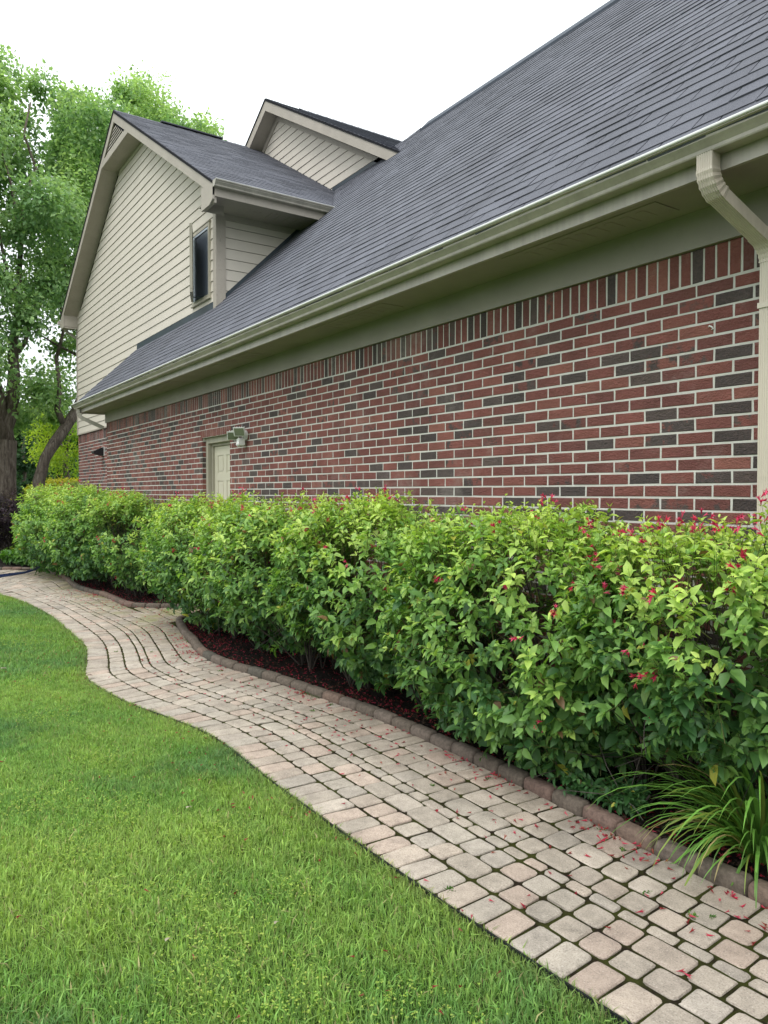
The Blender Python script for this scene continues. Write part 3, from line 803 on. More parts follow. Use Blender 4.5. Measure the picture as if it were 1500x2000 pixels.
# ground sheets
def sheet(name, poly, z, mat, sub=None, **k):
    m = MB(); m.add([(x, y, z) for x, y in poly], [tuple(range(len(poly)))]); o = m.build(name, mat); return tag(o, **k)
sheet('ground', [(-300, -300), (400, -300), (400, 300), (-300, 300)], -.06, FIELD, kind='structure')
# lawn soil strip near the camera (left of the path edge)
m = MB(); n = len(CL); V = [(p[0], p[1], -.022) for p in CL] + [(p[0] if p[0] < 13.9 else 13.9, max(p[1], 0)+4.5, -.022) for p in CL]
m.add(V, [(i, i+1, n+i+1, n+i) for i in range(n-1)]); lawn = tag(m.build('lawn_ground', SOIL), kind='structure')
# path bed
m = MB(); n = len(CL)
V = [(p[0], p[1], -.008) for p in CL] + [(p[0], p[1], -.008) for p in CR]
m.add(V, [(i, n+i, n+i+1, i+1) for i in range(n-1)])
m.add([(8.3, -2.7, -.0085), (8.3, -3.54, -.0085), (10.3, -3.54, -.0085), (10.3, -2.6, -.0085)], [(0, 1, 2, 3)])
path = tag(m.build('path_joints', JOINT), kind='structure')

PCOL = [(.38, .325, .27), (.40, .33, .272), (.37, .322, .27), (.40, .315, .26), (.375, .32, .265), (.35, .305, .26), (.41, .35, .295), (.36, .305, .255)]
def add_pavers(quads):
    N = len(quads); Q = np.array(quads)                  # (N,4,2) corners A(u0,v0) B(u1,v0) C(u1,v1) D(u0,v1)
    lu = np.linalg.norm(Q[:, 1]-Q[:, 0], axis=1); lv = np.linalg.norm(Q[:, 3]-Q[:, 0], axis=1)
    def bil(u, v):
        u = u[:, None]; v = v[:, None]
        return Q[:, 0]*(1-u)*(1-v) + Q[:, 1]*u*(1-v) + Q[:, 2]*u*v + Q[:, 3]*(1-u)*v
    h = rng.normal(0, .0016, N); tl = rng.normal(0, .018, (N, 2))
    rings = []; r = np.minimum(.017, .2*np.minimum(lu, lv))*rng.uniform(.6, 1.45, N); r = np.minimum(r, np.minimum(lu, lv)/2 - .0215)
    for (ins, z) in ((-.001, -.03), (0, -.006), (.0035, -.0015), (.010, .0)):
        g = .0042 + ins + rng.uniform(0, .002, N)
        g = g + .0006; pts = []
        for ci, (sx_, sy_) in enumerate(((0, 0), (1, 0), (1, 1), (0, 1))):
            angs = {0: (270, 225, 180), 1: (0, 315, 270), 2: (90, 45, 0), 3: (180, 135, 90)}[ci]
            order = angs[::-1]
            for a in order:
                ca, sa = math.cos(R(a)), math.sin(R(a))
                gv = g + .0016; cx_ = (g + r) if sx_ == 0 else (lu - g - r); cy_ = (gv + r) if sy_ == 0 else (lv - gv - r)
                jx = rng.normal(0, .0011, N)
                u = (cx_ + r*ca + jx)/lu; v = (cy_ + r*sa + jx)/lv
                p = bil(u, v); zz = z + h + tl[:, 0]*(u-.5)*lu + tl[:, 1]*(v-.5)*lv
                pts.append(np.concatenate([p, zz[:, None]], axis=1))
        rings.append(np.stack(pts, axis=1))
    Vv = np.concatenate(rings, axis=1)                   # (N,48,3)
    F = [tuple(range(36, 48))]
    for k in range(3):
        for j in range(12): F.append((k*12+j, k*12+(j+1) % 12, (k+1)*12+(j+1) % 12, (k+1)*12+j))
    ci = rng.integers(0, len(PCOL), N); c = np.array(PCOL)[ci]*rng.uniform(.98, 1.2, (N, 1))
    return Vv, F, np.repeat(c[:, None, :], 48, axis=1), N
quads = []
for li in range(7):
    A = CL + (CR-CL)*frac[li]; B = CL + (CR-CL)*frac[li+1]; M_ = (A+B)/2
    d = np.concatenate([[0], np.cumsum(np.linalg.norm(np.diff(M_, axis=0), axis=1))])
    ip = lambda C, s: np.array([np.interp(s, d, C[:, 0]), np.interp(s, d, C[:, 1])])
    s = random.uniform(0, .1)
    while s < d[-1]-.3:
        L = {0: random.choice([.118, .124, .13]), 3: random.choice([.115, .12, .13])}.get(li, random.choice([.118, .122, .125, .13, .13, .185]))
        if li == 2 and random.random() < .3: L = .2
        quads.append([ip(A, s), ip(A, s+L), ip(B, s+L), ip(B, s)]); s += L
# door landing: lanes run on to the wall
yy = 0; 
for r_ in range(6):
    y1 = -2.83 - r_*.125; x = 8.35 + random.uniform(0, .1)
    while x < 10.15:
        L = random.choice([.13, .14, .2]); a0 = np.array([x, y1+.01*math.sin(x*3)]); a1 = np.array([x+L, y1+.01*math.sin((x+L)*3)])
        inside = not (x + L/2 < 8.62 + max(0, -2.95-y1)*.5 or x + L/2 > 9.98 - max(0, -2.9-y1)*.7)
        if inside: quads.append([a0, a1, a1+np.array([0, -.125]), a0+np.array([0, -.125])])
        x += L
quads = [q_[::-1] if np.cross(q_[1]-q_[0], q_[3]-q_[0]) < 0 else q_ for q_ in quads]
Vv, F, c, N = add_pavers(quads)
o = np_mesh('path', Vv, F, N, c, PAVER, smooth=False); tag(o, kind='structure'); path.name = 'path_bed'

# lawn edging strip
m = MB(); Pp = resample(CL, .08)
for i in range(len(Pp)-1):
    a, b = Pp[i], Pp[i+1]; t = (b-a)/np.linalg.norm(b-a); nn = np.array([-t[1], t[0]])
    if i == 0: pn = nn
    z0, z1 = -.05, .004
    m.add([(a[0]+pn[0]*.004, a[1]+pn[1]*.004, z0), (a[0]+pn[0]*.004, a[1]+pn[1]*.004, z1), (a[0]+pn[0]*.010, a[1]+pn[1]*.010, z1), (a[0]+pn[0]*.010, a[1]+pn[1]*.010, z0),
           (b[0]+nn[0]*.004, b[1]+nn[1]*.004, z0), (b[0]+nn[0]*.004, b[1]+nn[1]*.004, z1), (b[0]+nn[0]*.010, b[1]+nn[1]*.010, z1), (b[0]+nn[0]*.010, b[1]+nn[1]*.010, z0)],
          [(0, 1, 5, 4), (1, 2, 6, 5), (2, 3, 7, 6)]); pn = nn
tag(m.build('lawn_edging', BLACK), 'thin black plastic edging between the lawn and the paver path', 'edging')

# kerb stones
K1 = [(8.95,-3.5),(8.86,-3.24),(8.68,-3.0),(8.3,-2.89),(7.9,-2.78),(7.4,-2.69),(6.95,-2.59),(6.6,-2.54),(6.15,-2.56),(5.7,-2.645),(5.15,-2.72),(4.35,-2.80),(3.5,-2.81),(2.6,-2.77),(1.9,-2.72),(1.4,-2.72),(.5,-2.75),(-1,-2.81),(-1.8,-2.84)]
K2 = [(9.62,-3.5),(9.72,-3.31),(9.90,-3.08),(10.2,-2.86),(10.7,-2.83),(11.34,-2.84),(12.0,-2.76),(12.6,-2.71),(13.3,-2.76),(14.2,-2.84),(15.0,-2.84),(15.77,-2.74),(16.43,-2.14),(16.75,-1.2),(16.93,.0),(16.93,1.5)]
def kerb_mesh(seed):
    r = random.Random(seed); m = MB(); L, W2, Hh = .196, .042, .056
    prof = [(-W2, -.05), (-W2, Hh-.022), (-W2+.008, Hh-.006), (-W2+.022, Hh), (W2-.022, Hh), (W2-.008, Hh-.006), (W2, Hh-.022), (W2, -.05)]
    fr = []
    for (x, s) in ((-L/2, .78), (-L/2+.006, .90), (-L/2+.018, 1.0), (0, 1.0+r.uniform(-.01, .01)), (L/2-.018, 1.0), (L/2-.006, .90), (L/2, .78)):
        fr.append(((x, 0, 0), (0, s, 0), (0, 0, s)))
    col = r.choice([(.13, .105, .085), (.17, .115, .095), (.115, .10, .082), (.15, .12, .10), (.17, .12, .095), (.10, .09, .075)])
    m.sweep([(a+r.uniform(-.001, .001), b+r.uniform(-.001, .001)) for a, b in prof], fr, col)
    o = m.build('edging_stone', STONE, smooth=True); me = o.data; bpy.data.objects.remove(o); return me
KM = [kerb_mesh(i) for i in range(9)]
for K, lab, grp in ((K1, 'brown tumbled edging stone bordering the near shrub bed', 'edging stones of the near shrub bed'), (K2, 'brown tumbled edging stone bordering the far shrub bed', 'edging stones of the far shrub bed')):
    Pp = resample(catmull(K), .205)
    for i in range(len(Pp)-1):
        a, b = Pp[i], Pp[i+1]; c = (a+b)/2; an = math.atan2(b[1]-a[1], b[0]-a[0])
        o = bpy.data.objects.new('edging_stone', random.choice(KM)); COL.objects.link(o)
        o.location = (c[0], c[1], random.uniform(-.006, .003)); o.rotation_euler = (random.uniform(-.03, .03), random.uniform(-.015, .015), an)
        tag(o, lab, 'edging stone', grp)

# mulch beds
def bed(K, close, name, wally):
    C = resample(catmull(K), .12); m = MB(); rows = 8; n = len(C); V = []
    for p in C:
        for k in range(rows):
            t = k/(rows-1); q = np.array([p[0], wally(p[0])]) if close is None else close(p)
            x = p[0]+(q[0]-p[0])*t; y = p[1]+(q[1]-p[1])*t
            V.append((x, y, .012 + .022*math.sin(t*3.1) + random.uniform(-.008, .008)))
    F = [(i*rows+k, i*rows+k+1, (i+1)*rows+k+1, (i+1)*rows+k) for i in range(n-1) for k in range(rows-1)]
    m.add(V, F); return m
mu = bed([k for k in K1[1:]], None, 'm', lambda x: -3.56); mu2 = bed(K2[2:12], None, 'm', lambda x: -3.56 if x < 14 else -4.22)
mu.add([(15.6, -2.8, .02), (16.4, -2.2, .02), (16.9, -1.2, .02), (17, 1.5, .02), (21, 1.5, .02), (21, -4.5, .02), (15.6, -4.5, .02)], [tuple(range(7))])
mu.v += []; nn_ = len(mu.v); mu.v += mu2.v; mu.f += [tuple(i+nn_ for i in f) for f in mu2.f]; mu.c += mu2.c
tag(mu.build('mulch_bed', MULCH), kind='structure')

def kerb_y(x, K=catmull(K1)[::-1], K2_=catmull(K2)):
    x = np.asarray(x)
    s1 = K[K[:, 0] < 8.7]; s2 = K2_[(K2_[:, 0] > 9.8) & (K2_[:, 0] < 16)]
    return np.where(x < 9.3, np.interp(x, s1[:, 0], s1[:, 1]), np.interp(x, s2[:, 0], s2[:, 1]))

# bark chips
N = 9000
X = np.concatenate([rng.uniform(.8, 8.6, int(N*.75)), rng.uniform(9.9, 15.5, N-int(N*.75))]); kY = kerb_y(X)
t = rng.uniform(0, 1, N)**1.5; Y = kY - .05 - t*(-.05 + kY + 3.5)
P = np.stack([X, Y, .03+rng.uniform(0, .016, N)], 1); D = rng.normal(size=(N, 3)); D[:, 2] *= .35; Nn = rng.normal(size=(N, 3))*.4 + np.array([0, 0, 1])
V4 = leaves4(P, D, Nn, rng.uniform(.015, .05, N), rng.uniform(.006, .018, N))
cc = np.array([(.012, .010, .010), (.03, .02, .015), (.05, .032, .022), (.018, .014, .013)])[rng.integers(0, 4, N)]
tag(np_mesh('bark_chips', V4, LEAF4, N, np.repeat(cc[:, None], 4, 1), CHIP, smooth=False), 'dark bark chips of the shrub beds', 'mulch', kind='stuff')

# ------------------------------------------------------------------ fallen petals
def flower_star(P, D, S, col, size, rim=.42):
    """small trumpet blossom: (n,) arrays -> verts (n,11,3)"""
    D = norm(D); A = norm(np.cross(D, S)); B = np.cross(D, A); size = size[:, None]; pts = [P]
    for k in range(5):
        a = 2*math.pi*k/5; pts.append(P + D*size*.75 + (A*math.cos(a)+B*math.sin(a))*size*(.16 if rim > .3 else .11))
    for k in range(5):
        a = 2*math.pi*(k+.5)/5; pts.append(P + D*size*1.0 + (A*math.cos(a)+B*math.sin(a))*size*rim)
    return np.stack(pts, 1)
FL11 = [(0, 1+k, 1+(k+1) % 5) for k in range(5)] + [(1+k, 6+k, 1+(k+1) % 5) for k in range(5)]
REDS = np.array([(.50, .035, .075), (.38, .02, .05), (.58, .07, .12), (.25, .03, .03), (.33, .09, .06)])
def petals(N, X, Y, Z, flat=.3, cols=REDS, sz=(.020, .036)):
    D = rng.normal(size=(N, 3)); D[:, 2] *= flat; S = rng.normal(size=(N, 3)); 
    return flower_star(np.stack([X, Y, Z], 1), D, S, None, rng.uniform(*sz, N), .27), cols[rng.choice(len(cols), N, p=[.24, .26, .12, .22, .16])]
Ps, Cs = [], []
N = 3600                                                 # on the mulch
X = np.concatenate([rng.uniform(1.2, 8.6, int(N*.7)), rng.uniform(9.9, 15.5, N-int(N*.7))]); kY = kerb_y(X); t = rng.uniform(0, 1, N)**1.3
keep = vnoise(np.stack([X, t*2], 1), 5, 2.2) > -.5 
a, b = petals(N, X, kY - .04 - t*(kY + 3.45), np.full(N, .048), .35, sz=(.016, .028)); Ps.append(a[keep]); Cs.append(b[keep]*.75)
N = 560; X = rng.uniform(1.2, 12.5, N)**1.0; kY = kerb_y(X); t = rng.exponential(.28, N); keep = (t < 1.05) & ~((X > 8.7) & (X < 9.8) & (rng.random(N) < .5))
a, b = petals(N, X, kY + .06 + t, np.full(N, .007), .12); Ps.append(a[keep]); Cs.append(b[keep])
N = 170; X = np.concatenate([rng.choice([2.0, 2.25, 2.9, 3.3, 5.0, 6.8, 7.2, 7.6, 1.55, 11.5], N) + rng.normal(0, .07, N)]); kY = kerb_y(X)
a, b = petals(N, X, kY + .07 + np.abs(rng.normal(0, .04, N)), rng.uniform(.006, .02, N), .3); Ps.append(a); Cs.append(b)
N = 130; X = rng.uniform(1.5, 8, N); Y = np.interp(X, CL[:, 0], CL[:, 1]) + rng.exponential(.35, N) + .02
a, b = petals(N, X, Y, np.full(N, .03), .4, sz=(.016, .026)); Ps.append(a); Cs.append(b*.8)
Ps = np.concatenate(Ps); Cs = np.concatenate(Cs)
tag(np_mesh('fallen_petals', Ps, FL11, len(Ps), np.repeat(Cs[:, None], 11, 1), PETALM, smooth=False), 'crimson fallen blossoms scattered over path and mulch', 'petals', kind='stuff')

# ------------------------------------------------------------------ grass
def lawn_edge_y(x): 
    s = CL[:350]; m_ = s[:, 0] < 13.3; return np.interp(x, s[m_][:, 0], s[m_][:, 1])
def grass_blades(N, x0, x1, ymaxf, hmin, hmax, wmul, seed):
    r = np.random.default_rng(seed)
    X = r.uniform(x0, x1, N); ye = lawn_edge_y(X); ym = ymaxf(X); Y = ye - .004 + r.uniform(0, 1, N)*(ym-ye) - (r.random(N) < .012)*0.0
    p2 = np.stack([X, Y], 1); n1 = vnoise(p2, 1, 1.6); n2 = vnoise(p2, 2, 6.0); n3 = vnoise(p2, 3, 20.)
    ang = 1.6*n2 + r.normal(0, 1.9, N); lean = np.abs(r.normal(.5, .42, N)) 
    H = (r.uniform(hmin, hmax, N)*(1+.15*n3+.1*n2)); 
    d = np.stack([np.cos(ang), np.sin(ang), np.zeros(N)], 1); s = np.stack([-np.sin(ang+.4*r.normal(size=N)), np.cos(ang), np.zeros(N)], 1)
    w = (r.uniform(.0016, .0034, N)*wmul)[:, None]; P = np.stack([X, Y, np.full(N, -.022)], 1); H_ = H[:, None]; le = lean[:, None]
    up = np.array([0, 0, 1.0])
    p1 = P + up*H_*.55 + d*H_*le*.35; p3 = P + up*H_*(.95-.25*np.clip(le, 0, 1.2)) + d*H_*le*1.1
    V = np.stack([P-s*w*.5, P+s*w*.5, p1-s*w*.45, p1+s*w*.45, p3], 1)
    base = np.array([.17, .33, .075]); yel = np.array([.34, .47, .11]); blu = np.array([.12, .25, .10]); brn = np.array([.40, .36, .17])
    k = np.clip(.35+.35*n1+.25*n2+r.normal(0, .22, N), 0, 1)[:, None]
    c = base*(1-k) + yel*k; kb = np.clip(-.1-.9*n1+.3*n3, 0, .9)[:, None]; c = c*(1-kb)+blu*kb
    dry = (r.random(N) < .045); c[dry] = brn*r.uniform(.6, 1.1, (dry.sum(), 1)); c *= r.uniform(.6, 1.35, (N, 1))
    near = np.exp(-(Y-ye)/.06)[:, None]*.35; c = c*(1-near) + brn*.55*near
    return V, c
gv, gc = [], []
for args in ((150000, -.3, 3.2, lambda x: np.minimum(-.1*x+.35, .35), .022, .043, .85, 11), (120000, 3.2, 6.5, lambda x: -.08*x+.3, .026, .05, 1.1, 12),
             (60000, 6.5, 13.3, lambda x: -.05*x+.25, .038, .066, 2.0, 13), (230000, -.5, 13.3, lambda x: x*0+4.2, .03, .052, 2.3, 14)):
    a, b = grass_blades(*args); gv.append(a); gc.append(b)
gv = np.concatenate(gv); gc = np.concatenate(gc)
tag(np_mesh('grass', gv, [(0, 1, 3, 2), (2, 3, 4)], len(gv), np.repeat(gc[:, None], 5, 1), GRASSM), 'short green lawn grass beside the path', 'grass', kind='stuff')
# pale clover/oxalis patches
CP = [(2.35,-.95,.2),(2.15,-.80,.14),(2.7,-.95,.12),(1.95,-1.0,.12),(3.9,-.66,.2),(3.3,-.7,.2),(2.9,-.72,.1),(5.4,-.95,.2),(4.3,-1.05,.16),(1.75,-1.25,.12),(3.1,-1.25,.1),(1.6,-.6,.14),(6.4,-1.0,.2),(3.6,-.95,.15),(2.5,-1.3,.08),(1.9,-.55,.12),(8.2,-1.25,.3)]
P = []
for (x, y, r) in CP:
    n = int(2600*r*r*3.1)+40; a = rng.normal(size=(n, 2))*r*.6*(.4+.9*np.abs(np.sin(rng.integers(0, 9, (n, 1))*1.9)))+rng.normal(0, r*.3, (9, 2))[rng.integers(0, 9, n)]; a[:, 0] *= 1.4; P.append(np.stack([x+a[:, 0], y+a[:, 1], rng.uniform(.0, .042, n)], 1))
P = np.concatenate(P); P = P[P[:, 1] > lawn_edge_y(P[:, 0])+.02]
P = np.repeat(P, 3, 0) + 0.0; n = len(P); D = rng.normal(size=(n, 3)); D[:, 2] = np.abs(D[:, 2])*.5+.1; Nn = rng.normal(size=(n, 3))*.35 + np.array([0, 0, 1])
V4 = leaves4(P, D, Nn, rng.uniform(.005, .009, n), rng.uniform(.004, .007, n)); c = np.array([(.36, .47, .09), (.30, .44, .08), (.42, .48, .12), (.24, .40, .08)])[rng.integers(0, 4, n)]
tag(np_mesh('clover', V4, LEAF4, n, np.repeat(c[:, None], 4, 1), GRASSM), 'yellow green clover patches growing in the lawn', 'clover', kind='stuff')
# dry leaves lying in the lawn
for i, (x, y, L_, lab) in enumerate([(2.31,-1.12,.03,'pale dry leaf in the lawn nearest the path'),(2.42,-.78,.035,'pale dry leaf lying amid the clover patch'),(7.0,-.89,.06,'tan dry leaf lying on the far lawn'),(6.35,-1.42,.07,'pale green leaf lying at the edge of the path'),(3.4,-1.2,.04,'small whitish leaf in the middle of the lawn')]):
    P = np.array([[x, y, .035]]); V = leaves8(P, np.array([[.6, -.8, .1]]), np.array([[0, .3, 1.]]), np.array([L_]), np.array([L_*.5]), np.array([.3]))
    o = np_mesh('dry_leaf', V-np.array([x, y, .035]), LEAF8, 1, np.full((8, 3), .5)*np.array([1, .88, .66]), PETALM); o.location = (x, y, .035)
    tag(o, lab, 'leaf')

# small weeds sprouting in the paver joints and by the kerb
N = 16; wx = rng.uniform(1.4, 7.5, N); wy = kerb_y(wx) + np.abs(rng.normal(0, .35, N)) + .05; P = np.repeat(np.stack([wx, wy, np.full(N, -.004)], 1), 22, 0) 
P[:, :2] += rng.normal(0, .014, (len(P), 2))*.6; n = len(P); D = rng.normal(size=(n, 3)); D[:, 2] = np.abs(D[:, 2])*1.2
V4 = leaves4(P, D, rng.normal(size=(n, 3))*.5+np.array([0, 0, 1]), rng.uniform(.008, .022, n), rng.uniform(.004, .009, n))
c = np.array([(.07, .17, .03), (.10, .2, .03), (.05, .12, .02)])[rng.integers(0, 3, n)]
tag(np_mesh('joint_weeds', V4, LEAF4, n, np.repeat(c[:, None], 4, 1), GRASSM), 'tiny weeds and moss sprouting between pavers', 'weeds', kind='stuff')
N = 2600; wx = rng.uniform(2.2, 5.2, N); wy = kerb_y(wx) + .05 + np.abs(rng.normal(0, .03, N)); keep = vnoise(np.stack([wx, wy*0], 1), 8, 5.) > .25
P = np.stack([wx, wy, rng.uniform(0, .012, N)], 1)[keep]; n = len(P); D = rng.normal(size=(n, 3)); D[:, 2] = np.abs(D[:, 2])
V4 = leaves4(P, D, rng.normal(size=(n, 3))+np.array([0, 0, 1]), rng.uniform(.006, .012, n), rng.uniform(.003, .005, n))
tag(np_mesh('moss', V4, LEAF4, n, np.tile(np.array([.045, .11, .015]), (n*4, 1)), GRASSM), 'green moss tufts at the foot of the edging stones', 'moss', kind='stuff')

# ------------------------------------------------------------------ shrubs
YG = np.array([.52, .66, .15]); MG = np.array([.23, .41, .095]); DG = np.array([.055, .145, .045])  # leaf greens; the darkest is deepened to paint in the lower shade
def shrub(name, label, x0, x1, yc, hy, zb, zt, dens, leafL, seed, flowers=20, group=None, cat='shrub', cols=(YG, MG, DG), front_only=True, topvar=.05, gap=.0, twigs=70, kind=None, tuck=.0):
    r = np.random.default_rng(seed); xc, hx = (x0+x1)/2, (x1-x0)/2; zc, hz = (zb+zt)/2, (zt-zb)/2
    root = empty(name, (xc, yc, 0), label=label, cat=cat, group=group)
    # points on a superellipsoid shell
    area = 2*(2*hx*2*hz) + 2*(2*hx*2*hy) + 2*(2*hy*2*hz); M = int(area*dens)
    u = r.normal(size=(M*2, 3)); u /= np.array([hy/hx*1.0, 1, hy/hz])*1.0; u = norm(u)
    p_ = 3.2; s = (np.abs(u[:, 0])**p_ + np.abs(u[:, 1])**p_ + np.abs(u[:, 2])**p_)**(-1/p_)
    Q = u*s[:, None]; depth = np.where(r.random(len(Q)) < .3, r.uniform(.62, .9, len(Q)), r.uniform(.86, 1.04, len(Q)))
    Pw = np.array([xc, yc, zc]) + Q*np.array([hx, hy, hz])*depth[:, None]
    lump = vnoise(Pw, seed, 4.5)*.5 + vnoise(Pw, seed+1, 10.)*.35
    Nrm = norm(Q*np.abs(Q)**(p_-2)/np.array([hx, hy, hz]))
    Pw = Pw + Nrm*(lump*.12)[:, None]
    hh = (Pw[:, 2]-zb)/(zt-zb); Pw[:, 1] -= tuck*np.clip((.45-hh)/.45, 0, 1)**.9
    keep = np.ones(len(Pw), bool)
    if front_only: keep &= (Pw[:, 1] > yc - hy*.75) | (r.random(len(Pw)) < .25)
    keep &= (Pw[:, 1] > WY + .03) if xc < 14 else (Pw[:, 1] > -8)
    keep &= Pw[:, 2] > .06
    lowf = np.clip((Pw[:, 2]-zb)/(.25*(zt-zb)+.01), 0, 1); keep &= r.random(len(Pw)) < (.6+.4*lowf)
    g_ = vnoise(Pw, seed+3, 3.3); keep &= ~((g_ < -1.05+gap) & (r.random(len(Pw)) < .88) & (Nrm[:, 2] < .6))
    Pw, Nrm, Q, lump = Pw[keep][:M], Nrm[keep][:M], Q[keep][:M], lump[keep][:M]; M = len(Pw)
    ht = (Pw[:, 2]-zb)/(zt-zb)
    # shoot direction: outward + up, sagging lower down
    D = norm(Nrm*.9 + np.array([0, 0, .45]) + r.normal(0, .35, (M, 3))); D[:, 2] -= np.clip(.5-ht, 0, .5)*1.1; D = norm(D)
    SLn = r.uniform(.09, .17, M)*(1+.2*(Nrm[:, 2] > .6))*(leafL/.06)**.5; base = Pw - D*(SLn*.75)[:, None]
    K = 5; LV, LC = [], []
    A = norm(np.cross(D, np.array([.2, .1, 1.])+r.normal(0, .3, (M, 3)))); B = np.cross(D, A)
    rot0 = r.uniform(0, 3.14, M)
    tone = np.clip(.22 + .85*(ht-.35) + .30*lump + r.normal(0, .17, M), 0, 1)  # young growth lighter on top; shade lower down also put into the colour
    for k in range(K):
        t = (k+.6)/K; a = rot0 + k*1.57
        for sg in (1, -1):
            sd = (A*np.cos(a)[:, None]+B*np.sin(a)[:, None])*sg
            open_ = 1.15 - .75*t
            ld = norm(sd*open_ + D*(.35+.6*t) + np.array([0, 0, -.18]) + r.normal(0, .2, (M, 3)))
            nn2 = norm(D*.9 + np.array([0, 0, 1.1]) - sd*.2 + r.normal(0, .25, (M, 3)))
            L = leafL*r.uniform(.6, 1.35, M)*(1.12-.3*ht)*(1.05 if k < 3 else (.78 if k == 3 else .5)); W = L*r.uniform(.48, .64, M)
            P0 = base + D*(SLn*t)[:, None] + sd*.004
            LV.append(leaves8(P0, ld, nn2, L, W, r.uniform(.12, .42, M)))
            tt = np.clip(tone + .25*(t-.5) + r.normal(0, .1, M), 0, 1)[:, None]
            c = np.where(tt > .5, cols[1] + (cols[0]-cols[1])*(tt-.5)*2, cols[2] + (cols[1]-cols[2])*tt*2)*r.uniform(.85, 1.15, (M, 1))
            LC.append(c)
    LV = np.concatenate(LV); LC = np.concatenate(LC)
    sel = r.random(len(LV)) > .1; LV, LC = LV[sel], LC[sel]
    odd = r.random(len(LV)); LC[odd < .008] = (.42, .42, .07); LC[odd > .993] = (.2, .12, .06); LC[(odd > .05) & (odd < .09)] *= .6
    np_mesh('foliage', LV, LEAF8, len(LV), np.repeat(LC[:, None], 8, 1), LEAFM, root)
    # shoot stems: 3-sided prisms
    tip = base + D*(SLn*1.0)[:, None]; b2 = base - D*(SLn*.5)[:, None] - np.array([0, 0, .01]); w_ = .0016
    tri = [A*w_, (-A*.5+B*.87)*w_, (-A*.5-B*.87)*w_]
    V = np.stack([b2+tri[0]*1.3, b2+tri[1]*1.3, b2+tri[2]*1.3, tip+tri[0]*.5, tip+tri[1]*.5, tip+tri[2]*.5], 1)
    c = np.array([.12, .13, .045])*r.uniform(.6, 1.2, (M, 1))
    m = MB()
    bases = [(xc + r.uniform(-.7, .7)*hx, yc + r.uniform(-.65, -.05)*hy) for _ in range(max(4, int(hx*9)))]
    idx = r.choice(M, min(M, twigs), replace=False)
    for i in idx:
        bx, by = min(bases, key=lambda q_: (q_[0]-Pw[i, 0])**2 + r.uniform(0, .05)); e = Pw[i]*.93 + np.array([xc, yc, zc])*.07
        j = r.normal(0, .035, (3, 3)); b0 = np.array([bx, by, .02]); 
        p1 = b0*.7+e*.3 + j[0] + np.array([0, 0, .06]); p2 = b0*.35+e*.65 + j[1]; g = r.uniform(.025, .10)
        m.tube([b0, p1, p2, e+j[2]*.3], [r.uniform(.004, .010), .0045, .0032, .0015], 5, (g, g*.85, g*.72))
        for q_ in range(2):
            e2 = p2 + r.normal(0, .14, 3); m.tube([p2, (p2+e2)/2+r.normal(0, .02, 3), e2], [.003, .002, .001], 4, (g*1.1, g*.95, g*.85))
    m.build('branches', TWIG, root)
    np_mesh('twigs', V, [(0, 1, 4, 3), (1, 2, 5, 4), (2, 0, 3, 5)], M, np.repeat(c[:, None], 6, 1), TWIG, root)
    if flowers:
        pw = np.clip(ht, .15, 1)**.8*(.3+(lump > -.1))*np.where(Nrm[:, 1] < -.3, .2, 1.0); fi = r.choice(M, min(flowers, M//3), replace=False, p=pw/pw.sum()); flowers = len(fi); n = flowers*5
        P = np.repeat(tip[fi], 5, 0) + r.normal(0, .010, (n, 3)); Dd = np.repeat(Nrm[fi], 5, 0)*.9 + r.normal(0, .5, (n, 3)) + np.array([0, .15, -.25])
        sel = r.random(n) < .72; P, Dd = P[sel], Dd[sel]; n = len(P)
        Vf = flower_star(P, Dd, r.normal(size=(n, 3)), None, r.uniform(.026, .040, n))
        cf = np.array([(.62, .045, .13), (.48, .025, .08), (.74, .11, .21), (.66, .06, .11)])[r.integers(0, 4, n)]
        fo = np_mesh('blossoms', Vf, FL11, n, np.repeat(cf[:, None], 11, 1), PETALM, root, smooth=False); fo['kind'] = 'stuff'
    return root

H = 'flowering shrubs in the hedge along the wall'
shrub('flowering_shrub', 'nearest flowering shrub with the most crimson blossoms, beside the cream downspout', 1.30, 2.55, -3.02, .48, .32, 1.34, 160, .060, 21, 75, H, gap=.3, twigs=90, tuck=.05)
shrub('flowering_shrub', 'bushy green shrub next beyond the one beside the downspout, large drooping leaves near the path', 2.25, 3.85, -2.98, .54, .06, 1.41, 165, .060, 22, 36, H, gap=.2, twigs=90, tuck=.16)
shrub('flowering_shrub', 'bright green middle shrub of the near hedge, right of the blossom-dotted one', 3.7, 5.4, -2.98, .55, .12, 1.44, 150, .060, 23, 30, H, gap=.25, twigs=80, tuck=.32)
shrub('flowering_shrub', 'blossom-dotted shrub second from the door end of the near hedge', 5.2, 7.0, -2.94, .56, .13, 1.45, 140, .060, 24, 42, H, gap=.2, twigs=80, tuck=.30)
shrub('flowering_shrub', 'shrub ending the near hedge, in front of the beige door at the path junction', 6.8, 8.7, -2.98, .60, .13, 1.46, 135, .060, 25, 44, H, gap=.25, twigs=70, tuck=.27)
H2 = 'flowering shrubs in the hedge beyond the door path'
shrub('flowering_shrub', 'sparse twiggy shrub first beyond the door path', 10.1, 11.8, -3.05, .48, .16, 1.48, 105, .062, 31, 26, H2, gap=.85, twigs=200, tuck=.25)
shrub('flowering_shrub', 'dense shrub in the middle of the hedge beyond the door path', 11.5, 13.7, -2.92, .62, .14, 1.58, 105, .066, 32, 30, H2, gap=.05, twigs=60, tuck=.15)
shrub('flowering_shrub', 'farthest flowering shrub, rounded, beside the dark purple bush', 13.4, 16.2, -2.95, .75, .12, 1.66, 80, .075, 33, 18, H2, gap=.0, twigs=60)
